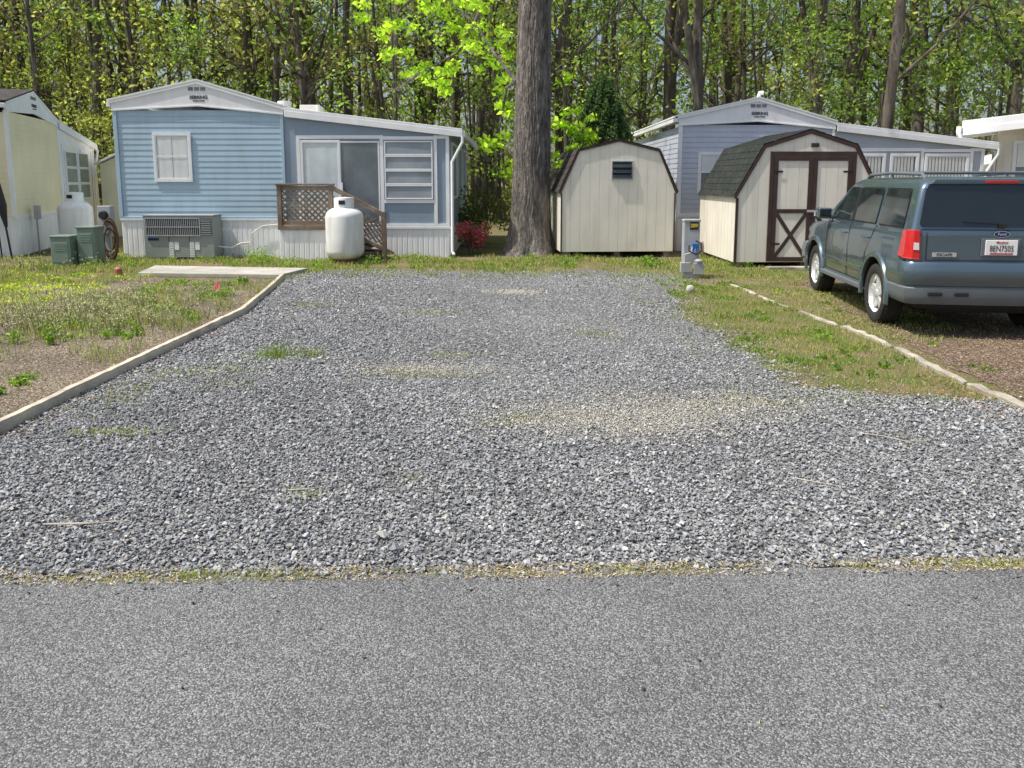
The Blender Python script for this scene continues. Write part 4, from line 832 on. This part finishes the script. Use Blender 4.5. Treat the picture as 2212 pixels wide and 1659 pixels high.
        mb=MB(); mb.box(sg*.62-.17,sg*.62+.17,4.27,4.36,.70,.86); mb.obj('headlight',M['lens'],R,bevel=.02)
        mb=MB(); x0,x1=sorted((sg*.90,sg*1.08)); mb.box(x0,x1,2.86,3.00,1.13,1.28); mb.box(*sorted((sg*.84,sg*.92)),2.88,2.98,1.13,1.18); mi=mb.obj('mirror',M['paint'],R,bevel=.035,seg=3)
        mb=MB(); mb.box(x0+.02,x1-.02,2.853,2.858,1.15,1.26); mb.obj('mirror_glass',M['tint'],mi)
        for y in (1.28,2.18):
            mb=MB(); mb.tube([(sg*.90,y,.985),(sg*.94,y+.03,.99),(sg*.94,y+.15,.99),(sg*.90,y+.18,.985)],[.014]*4,8); mb.obj('door_handle',M['paint'],R,smooth=True)
        mb=MB(); mb.prismx([(1.42,.34),(3.16,.34),(3.16,.40),(1.42,.40)],*sorted((sg*.88,sg*.94))); mb.obj('side_step',M['clad'],R,bevel=.012)
        mb=MB(); mb.box(*sorted((sg*.91,sg*.926)),1.45,3.15,.56,.61); mb.obj('side_moulding',M['paint'],R,bevel=.005)
        for ya in (RA,FA):
            mb=MB(); tt=[math.pi*(-.06+1.12*k/28) for k in range(29)]; vs=[]
            for t in tt:
                for (xx,rr) in ((.90,.402),(.935,.405),(.937,.455),(.905,.475)): vs.append((sg*xx,ya+rr*math.cos(t),AZ+.02+rr*math.sin(t)))
            mb.add(vs,[(k*4+q,(k+1)*4+q,(k+1)*4+q+1,k*4+q+1) for k in range(28) for q in range(3)]); mb.obj('wheel_arch',M['paint'],R,smooth=True)
    mb=MB(); mb.tube([(.45,-.02,.33),(.45,.4,.33)],[.03,.03],10); mb.obj('exhaust_pipe',M['dark'],R)
    mb=MB(); mb.box(-.7,.7,.25,4.2,.30,.36); mb.box(-.5,.5,.5,1.4,.22,.32); mb.tube([(-.7,RA,AZ-.02),(.7,RA,AZ-.02)],[.05,.05],8); mb.obj('underbody',M['dark'],R)
    mb=MB(); mb.box(-.55,.55,4.385,4.41,.50,.74); mb.obj('grille',M['dark'],R,bevel=.01)
    mb=MB(); mb.box(-.19,.19,.044,.056,.88,1.065); mb.obj('plate_recess',M['clad'],R,bevel=.01)
    mb=MB(); mb.box(-.155,.155,.028,.040,.895,1.05); pl=mb.obj('license_plate',M['plate'],R,bevel=.004)
    text_mesh('plate_number','8EN7505',.088,0,.0255,.962,M['blacktext'],pl,.0,.001,sx=.70); text_mesh('plate_lettering','Maryland',.03,0,.0255,1.028,M['platered'],pl,.0005,.001)
    mb=MB(); mb.box(-.11,.11,.024,.027,.905,.918); mb.obj('plate_stripe',M['platered'],pl)
    mb=MB(); 
    for (a,b_,y,mi) in ((.080,.034,.046,0),(.073,.029,.043,1)): 
        vs=[(a*math.cos(t),y,1.110+b_*math.sin(t)) for t in [2*math.pi*k/28 for k in range(28)]]; mb.add([(0,y,1.110)]+vs,[(0,1+k,1+(k+1)%28) for k in range(28)],mi)
    bd=mb.obj('emblem',[M['chrome'],M['ford']],R); text_mesh('emblem_lettering','Ford',.042,0,.0415,1.110,M['chrome'],bd,.0005,.001)
    mb=MB(); mb.box(-.66,-.42,.048,.055,.87,.915); bb=mb.obj('model_badge',M['chrome'],R,bevel=.003); text_mesh('badge_lettering','ESCAPE',.042,-.54,.0465,.892,M['dark'],bb,.0008,.001,sx=1.1)
    def wheel(sg,y):
        mb=MB(); mb.lathe([(0,-.02),(.20,-.02),(.20,.02),(0,.02)],n=28,axis='x'); W=mb.obj('wheel',M['dark'],R); W.location=(sg*.79,y,AZ)
        mb=MB(); pr=[(.225,-.10),(.25,-.112),(.31,-.118),(.338,-.105),(.352,-.075),(.355,-.03),(.355,.03),(.352,.075),(.338,.105),(.31,.118),(.25,.112),(.225,.10)]; mb.lathe(pr,n=48,axis='x')
        for k in range(48):
            t=2*math.pi*k/48
            for xx in (-.085,.045): mb.add([(xx,.351*math.cos(t),.351*math.sin(t)),(xx+.04,.351*math.cos(t),.351*math.sin(t)),(xx+.04,.360*math.cos(t),.360*math.sin(t)),(xx,.360*math.cos(t),.360*math.sin(t)),(xx,.360*math.cos(t+.08),.360*math.sin(t+.08)),(xx+.04,.360*math.cos(t+.08),.360*math.sin(t+.08))],[(0,1,2,3),(3,2,5,4)])
        mb.obj('tyre',M['rubber'],W,smooth=True)
        mb=MB(); o=sg*.085
        mb.lathe([(.205,-.09*sg),(.205,.05*sg),(.228,.100*sg),(.236,.102*sg),(.236,.085*sg)],n=40,axis='x')
        mb.lathe([(.05,o-.02*sg),(.05,o+.004*sg),(.03,o+.012*sg),(0,o+.012*sg)],n=20,axis='x')
        for k in range(5):
            t=2*math.pi*k/5+math.pi/2; r0,r1,w0,w1,xa,xb=.03,.215,.045,.032,o,o-.012*sg
            c,s_=math.cos(t),math.sin(t); P_=lambda r,w_,x:(x,r*c-w_*s_,r*s_+w_*c)
            mb.add([P_(r0,-w0,xa),P_(r0,w0,xa),P_(r1,w1,xb),P_(r1,-w1,xb),P_(r0,-w0*1.2,xa-.03*sg),P_(r0,w0*1.2,xa-.03*sg),P_(r1,w1*1.2,xb-.03*sg),P_(r1,-w1*1.2,xb-.03*sg)],[(0,1,2,3),(0,3,7,4),(1,5,6,2),(4,7,6,5)])
        mb.obj('rim',M['alloy'],W)
    for sg in (-1,1):
        for y in (RA,FA): wheel(sg,y)
    return R
car((4.84,7.56,.0),math.radians(-7.0),.965)

# ---------------------------------------------------------------- small things
mb=MB(); mb.lathe([(0,-.0),(.045,.008),(.062,.04),(.058,.08),(.035,.105),(0,.112)],(2.55,10.9,0),14)
mb.v=[(x+.006*math.sin(37*z+5*x),y,z*(1+.1*math.sin(20*x))) for x,y,z in mb.v]; o=mb.obj('rock',M['paleRock'],smooth=True); o['label']='round pale rock in the grass strip'; o['category']='rock'
for x,y,h,rt in ((-3.98,10.2,.26,.3),(-4.02,10.35,.20,-.9)):
    R=root('marker_flag','small pink marker flag on a wire in the yard','marker flag',(x,y,0),rt,group='pink marker flags'); mb=MB(); mb.tube([(0,0,0),(0,0,h)],[.002,.002],5); mb.obj('wire',M['metergrey'],R); mb=MB(); mb.add([(0,0,h-.07),(.025,.02,h-.095),(.055,-.01,h-.075),(.06,.01,h-.03),(.03,.02,h-.015),(0,0,h)],[(0,1,4,5),(1,2,3,4)]); mb.obj('flag',M['pinkflag'],R)
mb=MB(); mb.tube([(-6.75,13.1,0),(-6.75,13.1,.10),(-6.75,13.1,.13)],[.06,.06,.03],14); o=mb.obj('pipe_cap',M['redcap'],bevel=.01); o['label']='faded red cleanout cap beside the slab'; o['category']='pipe cap'
def twig(pts,r):
    mb=MB(); mb.tube(pts,[r]*(len(pts)-1)+[r*.4],6,jit=.2); o=mb.obj('twig',M['oldwood']); o['label']='thin dry twig lying on the gravel'; o['category']='twig'; o['group']='fallen twigs'
twig([(-2.17,3.37,.025),(-1.95,3.36,.035),(-1.78,3.40,.03)],.004); twig([(-1.15,3.78,.02),(-1.05,3.77,.03),(-.95,3.82,.025)],.003); twig([(2.15,4.7,.02),(2.3,4.6,.03),(2.5,4.4,.025)],.004); twig([(1.15,7.2,.02),(1.3,7.1,.025)],.004); twig([(1.5,3.95,.02),(1.62,3.85,.03),(1.75,3.8,.02)],.003)

# ---------------------------------------------------------------- trees
def ctree(rng,H,r,z0,nleaf,ls,cols,limbs=9,fork=False,spread=.2,lean=.02):
    mb=MB(); pts=[];rad=[]; dx,dy=rng.normal(0,lean,2)*H; 
    wob=[0,0]
    for i in range(10):
        t=i/9; wob[0]+=rng.normal(0,.012)*H*.5; wob[1]+=rng.normal(0,.012)*H*.5
        pts.append((dx*t+wob[0]*t,dy*t+wob[1]*t,H*t)); rad.append(r*(1-.85*t)*(1.25 if i==0 else 1))
    mb.tube(pts,rad,9,jit=.06); tips=[]
    def at(t):
        k=min(8,int(t*9)); u=t*9-k; a=Vector(pts[k]);b=Vector(pts[k+1]); return a.lerp(b,u),rad[k]*(1-u)+rad[k+1]*u
    if fork:
        p,rr=at(.22); e=p+Vector((rng.normal(0,.10)*H,rng.normal(0,.05)*H,H*.55)); m_=p.lerp(e,.4)+Vector((rng.normal(0,.3),0,0)); mb.tube([p,m_,e],[rr*.8,rr*.55,rr*.15],7); tips+=[e,m_]
    for i in range(limbs):
        t=rng.uniform(max(.12,z0/H),.97); p,rr=at(t); az=rng.uniform(0,2*math.pi); Ln=H*spread*(1.15-t)*rng.uniform(.7,1.3)
        e=p+Vector((math.cos(az)*Ln,math.sin(az)*Ln,Ln*rng.uniform(.3,1.1))); m_=p.lerp(e,.5)+Vector((0,0,-Ln*.08)); mb.tube([p,m_,e],[rr*.45,rr*.28,rr*.06+.004],5,jit=.1); tips+=[e,m_]
        for k in range(3):
            e2=m_.lerp(e,rng.uniform(0,.8))+Vector(rng.normal(0,Ln*.28,3)); mb.tube([m_.lerp(e,.3),e2],[rr*.16+.006,.006],4); tips.append(e2)
    tp=np.array([t[:] for t in tips]); 
    K=max(8,nleaf//26); cc=tp[rng.randint(0,len(tp),K)]+rng.normal(0,H*.04,(K,3)); c=cc[rng.randint(0,K,nleaf)]+rng.normal(0,1,(nleaf,3))*np.array([.42,.42,.24])*(H/14)**.5
    c=c[c[:,2]>z0*.5]
    V,F=leafquads(c,ls,rng,1.0); col=np.array(cols)[rng.randint(0,len(cols),len(c))]*rng.uniform(.6,1.3,(len(c),1)); return mb,V,F,np.repeat(col,4,axis=0)
YG=[(.30,.33,.10),(.37,.39,.13),(.23,.27,.08)]; GR=[(.14,.23,.055),(.18,.27,.065),(.24,.32,.09)]; OL=[(.28,.27,.12),(.33,.31,.14),(.22,.22,.09)]; LG=[(.21,.33,.06),(.28,.40,.09),(.16,.26,.05)]
rng=np.random.RandomState(11)
def variant(H,r,z0,nl,ls,cols,limbs,fork,spread,name,lean=.02):
    mb,V,F,c=ctree(rng,H,r,z0,nl,ls,cols,limbs,fork,spread,lean); t=mb.obj('trunk',M['bark2'],None,smooth=True); me=t.data; bpy.data.objects.remove(t)
    l=arr_obj('crown',V,F,M['leaf'],c); lm=l.data; bpy.data.objects.remove(l); return me,lm,name
VA={}
for a in [(19,.24,4,1500,.12,YG,16,True,.2,'a'),(20,.20,4,1650,.12,GR,15,False,.18,'b'),(17,.17,3.5,1400,.11,OL,16,False,.2,'c',.04),(21,.28,5,1600,.125,GR,14,True,.22,'d'),(18,.14,3.5,1250,.11,YG,14,False,.16,'e',.05),(16,.12,3.5,1300,.11,LG,14,True,.18,'f',.04),(19,.19,7,600,.11,OL,14,False,.2,'g'),
          (17,.09,5,450,.10,YG,12,False,.12,'k',.05),(15,.075,4,450,.10,OL,12,True,.14,'l',.06),(18,.12,6,450,.10,GR,12,False,.12,'m',.03),
          (7.5,.055,1.0,950,.078,LG,14,True,.32,'h'),(6,.045,.6,800,.078,YG,13,False,.34,'i'),(8.5,.06,1.2,1000,.083,GR,14,True,.3,'j')]: VA[a[9]]=variant(*a)
def place(var,x,y,s,label,grp,name='tree',cat='tree'):
    R=root(name,label,cat,(x,y,0),random.uniform(0,6.28),group=grp); R.scale=(s,s,s)
    for nm,me in (('trunk',var[0]),('crown',var[1])):
        o=bpy.data.objects.new(nm,me); COL.objects.link(o); o.parent=R
labs={'a':'tall forked woodland tree with yellow green spring leaves','b':'tall straight woodland tree with fresh green leaves','c':'slender woodland tree with olive brown buds','d':'thick dark forked woodland tree with green leaves','e':'thin leaning woodland tree with yellow green leaves','f':'thin forked woodland tree with light green leaves','g':'tall mostly bare woodland tree','h':'light green leafy sapling at the wood edge','i':'yellow green leafy sapling at the wood edge','j':'green leafy sapling at the wood edge','k':'thin bare leaning woodland tree','l':'thin forked bare woodland tree','m':'slim upright bare woodland tree'}
pr=random.Random(5); placed=[]
def rows(n,y0,y1,left,right,grp,smin,smax,mind):
    c=0;tries=0
    while c<n and tries<4000:
        tries+=1; y=pr.uniform(y0,y1); x=pr.uniform(-.70*y-3,.70*y+3)
        if any((x-a)**2+(y-b)**2<mind**2 for a,b in placed): continue
        f_=x/(.7*y); vs=left if pr.uniform(-.7,.7)>f_+.1 else right
        placed.append((x,y)); k=pr.choice(vs); place(VA[k],x,y,pr.uniform(smin,smax),labs[k],grp); c+=1
G_='trees of the wood behind the homes'
rows(28,29,35,'aacegdfg','abdfdbgg',G_,.85,1.15,1.3)
rows(30,29,42,'klm','klm',G_,.85,1.2,.8)
rows(46,35,46,'aceegaf','bdfbdfc',G_,.85,1.2,1.2)
rows(48,46,60,'aceaeb','bdfbda',G_,.9,1.25,1.2)
rows(24,44,60,'klm','klm',G_,1.0,1.4,.9)
rows(22,27.5,36,'ihij','hjjhi','saplings along the wood edge',.8,1.15,1.0)
n=52000; x=rng.uniform(-60,60,n); y=rng.uniform(60,84,n); z=rng.uniform(0,1,n)**1.7*16; k=(fn(x,z*2,.5,1)+fn(x,z,1.3,2)*.6+rng.normal(0,.25,n)-z*.06)>-.55; 
c=np.stack([x,y,z],1)[k]; V,F=leafquads(c,.32,rng,1); cols=np.array([(.13,.16,.06),(.19,.22,.085),(.10,.13,.05),(.22,.22,.11)])[rng.randint(0,4,len(c))]*rng.uniform(.6,1.2,(len(c),1))
g=arr_obj('far_woods',V,F,M['leaf'],np.repeat(cols,4,axis=0)); g['kind']='stuff'; g['label']='distant wood reading as one leafy mass'; g['category']='woods'
n=14000; x=rng.uniform(-42,42,n); y=rng.uniform(27,58,n); z=np.abs(rng.normal(0,.6,n)); V,F=leafquads(np.stack([x,y,z],1),.12,rng,1); cols=np.array([(.13,.18,.06),(.18,.14,.09),(.10,.14,.05),(.17,.22,.07)])[rng.randint(0,4,n)]*rng.uniform(.6,1.2,(n,1))
g=arr_obj('undergrowth',V,F,M['leaf'],np.repeat(cols,4,axis=0)); g['kind']='stuff'; g['label']='low undergrowth on the wood floor'; g['category']='undergrowth'

# big tree
R=root('tree','massive grey barked tree trunk with bright green low sprays','tree',(.38,16.75,0)); mb=MB(); n=200; zs=[0,.04,.08,.13,.2,.3,.42,.55,.7]+[.8+.09*i for i in range(62)]+[6.6,7.4,8.2,9,10,11,12,13,14,15.5]
for i,z in enumerate(zs):
    r0=.415+.03*math.exp(-z/1.5)-.0150*z; r0=max(r0,.05)
    for k in range(n):
        t=2*math.pi*k/n; fl=.16*math.exp(-z/.30)*(1+.45*math.sin(5*t+.6)+.2*math.sin(9*t))
        fur=.0035*math.sin(31*t+2.6*math.sin(z*3.1+t*3))+.0035*math.sin(47*t+3.1*math.sin(z*5.3+2*t))+.007*random.uniform(-1,1)
        rr=r0*(1+.014*math.sin(7*t+z)+.008*math.sin(13*t+z*1.7))+fl+fur*(1 if z<7 else .5)
        mb.v.append((rr*math.cos(t)+.02*z,rr*math.sin(t)-.01*z,z))
for i in range(len(zs)-1):
    for k in range(n): mb.f.append((i*n+k,i*n+(k+1)%n,(i+1)*n+(k+1)%n,(i+1)*n+k)); mb.mi.append(0)
limbs=[[(-.3,.1,3.7),(-.75,.4,4.3),(-1.2,.7,5.0),(-2.2,1.1,5.9)],[(-.3,.1,3.7),(-.5,.5,3.6),(-.62,.9,3.0),(-.75,1.0,2.2)],[(.4,.1,4.0),(.7,.5,3.8),(.95,.9,3.2),(1.0,1.,2.6)],[(0,0,9),(1.2,.5,10.8),(2.4,.8,12.5)],[(0,0,8),(-1.4,.6,9.8),(-3,1,11.8)],[(.1,0,10),(.3,1.5,12),(.2,3,13.5)],[(.2,0,11),(-.6,-.8,13),(-1,-1.4,15)],[(-1.2,.7,5.0),(-1.6,.9,4.4),(-2.5,1.2,4.0)],[(-1.2,.7,5),(-.9,1,5.8),(-.6,1.2,7)],[(-2.2,1.1,5.9),(-2.9,1.2,5.4),(-3.1,1.3,4.9)],[(-2.5,1.2,4.0),(-2.9,1.2,3.7),(-3.2,1.2,3.6)]]
for l in limbs: 
    r_=.16 if l[0][2]>7 else .045; mb.tube(l,[r_*(1-.8*i/(len(l)-1)) for i in range(len(l))],8)
mb.obj('trunk',M['bark'],R,smooth=True)
cl=[]
base=[(-2.9,1.2,4.9,.9,.8,340),(-2.2,1.2,5.6,.9,.6,330),(-1.5,1.,4.7,.85,.7,300),(-2.6,1.3,4.1,.7,.35,140),(-1.9,1.2,3.9,.6,.35,130),(-.9,1.,4.9,.6,.8,240),(-.75,.9,5.8,.8,.7,260),(-.6,.9,3.2,.4,.4,130),(-.75,1,2.4,.35,.4,130),(-.6,.9,4.0,.45,.45,130),(-.45,.8,1.9,.3,.3,60),
    (.95,.9,2.7,.7,.5,220),(.75,.7,3.5,.35,.5,90),(1.3,1.0,2.4,.4,.35,80),(.6,.8,2.1,.3,.35,60)]
for (x,y,z,r,rz,n) in base:
    k=max(3,n//22)
    for _ in range(k): cl.append((x+rng.normal(0,r*.5),y+rng.normal(0,r*.4),z+rng.normal(0,rz*.5),.20,.12,n//k))
v,f,c=clumps(cl,rng,.075,[(.38,.52,.05),(.30,.44,.05),(.50,.62,.10),(.20,.33,.04)],1.0)
cl2=[(2.4,.8,12.8,1.5,1,120),(-3,1,12,1.6,1,120),(.2,3,13.8,1.6,1,120),(-1,-1.4,15.2,1.5,1,120),(.3,0,16,1.8,1.2,160)]
v2,f2,c2=clumps(cl2,rng,.09,GR,1.0); arr_obj('crown',np.concatenate([v,v2]),np.concatenate([f,f2+len(v)]),M['leaf'],np.concatenate([c,c2]),R)

R=root('conifer','dense dark green cone shaped evergreen behind the shed','tree',(2.35,20.6,0)); mb=MB(); mb.tube([(0,0,0),(0,0,4.1)],[.09,.02],8); mb.obj('trunk',M['bark2'],R)
n=18000; z=rng.uniform(0,1,n); az=rng.uniform(0,2*np.pi,n); prf=1.02*np.clip((1-z)**.55*1.15,0,1)*(1+.10*np.sin(az*6+z*14)+.10*np.sin(az*11-z*25)); rr=prf*rng.uniform(.72,1.05,n)
c=np.stack([rr*np.cos(az),rr*np.sin(az),.15+z*4.15],1); V,F=leafquads(c,.055,rng,1.5); cols=np.array([(.07,.12,.055),(.095,.15,.065),(.045,.08,.04)])[rng.randint(0,3,n)]*rng.uniform(.6,1.3,(n,1)); arr_obj('crown',V,F,M['leaf'],np.repeat(cols,4,axis=0),R)
def bush(name,label,loc,r,rz,n,cols,ls):
    R=root(name,label,'bush',loc); mb=MB()
    for k in range(7): a=k*.9; mb.tube([(0,0,0),(math.cos(a)*r*.4,math.sin(a)*r*.4,rz*.9),(math.cos(a)*r*.7,math.sin(a)*r*.7,rz*1.6)],[.015,.01,.004],5)
    mb.obj('stem',M['bark2'],R); cl=[(rng.normal(0,r*.45),rng.normal(0,r*.45),rz+rng.normal(0,rz*.4),r*.5,rz*.45,n//14) for _ in range(14)]; v,f,c=clumps(cl,rng,ls,cols,1.0); arr_obj('foliage',v,f,M['leaf'],c,R)
bush('azalea_bush','azalea bush covered in deep pink blossom beside the home',(-.90,16.7,0),.34,.38,2000,[(.55,.12,.24),(.62,.18,.30),(.42,.08,.17),(.14,.20,.06)],.03)
bush('bush','reddish green leafy bush behind the azalea',(-.75,18.9,0),.65,.75,2200,[(.10,.14,.05),(.14,.18,.06),(.16,.13,.06)],.045)
bush('bush','small leafy shrub with pink buds by the shed corner',(3.45,15.0,0),.16,.25,240,[(.16,.26,.06),(.22,.32,.07),(.4,.10,.12)],.03)
bush('bush','small leafy shrub with pink buds by the shed corner',(2.6,14.4,0),.2,.12,240,[(.16,.26,.06),(.22,.32,.07)],.03)
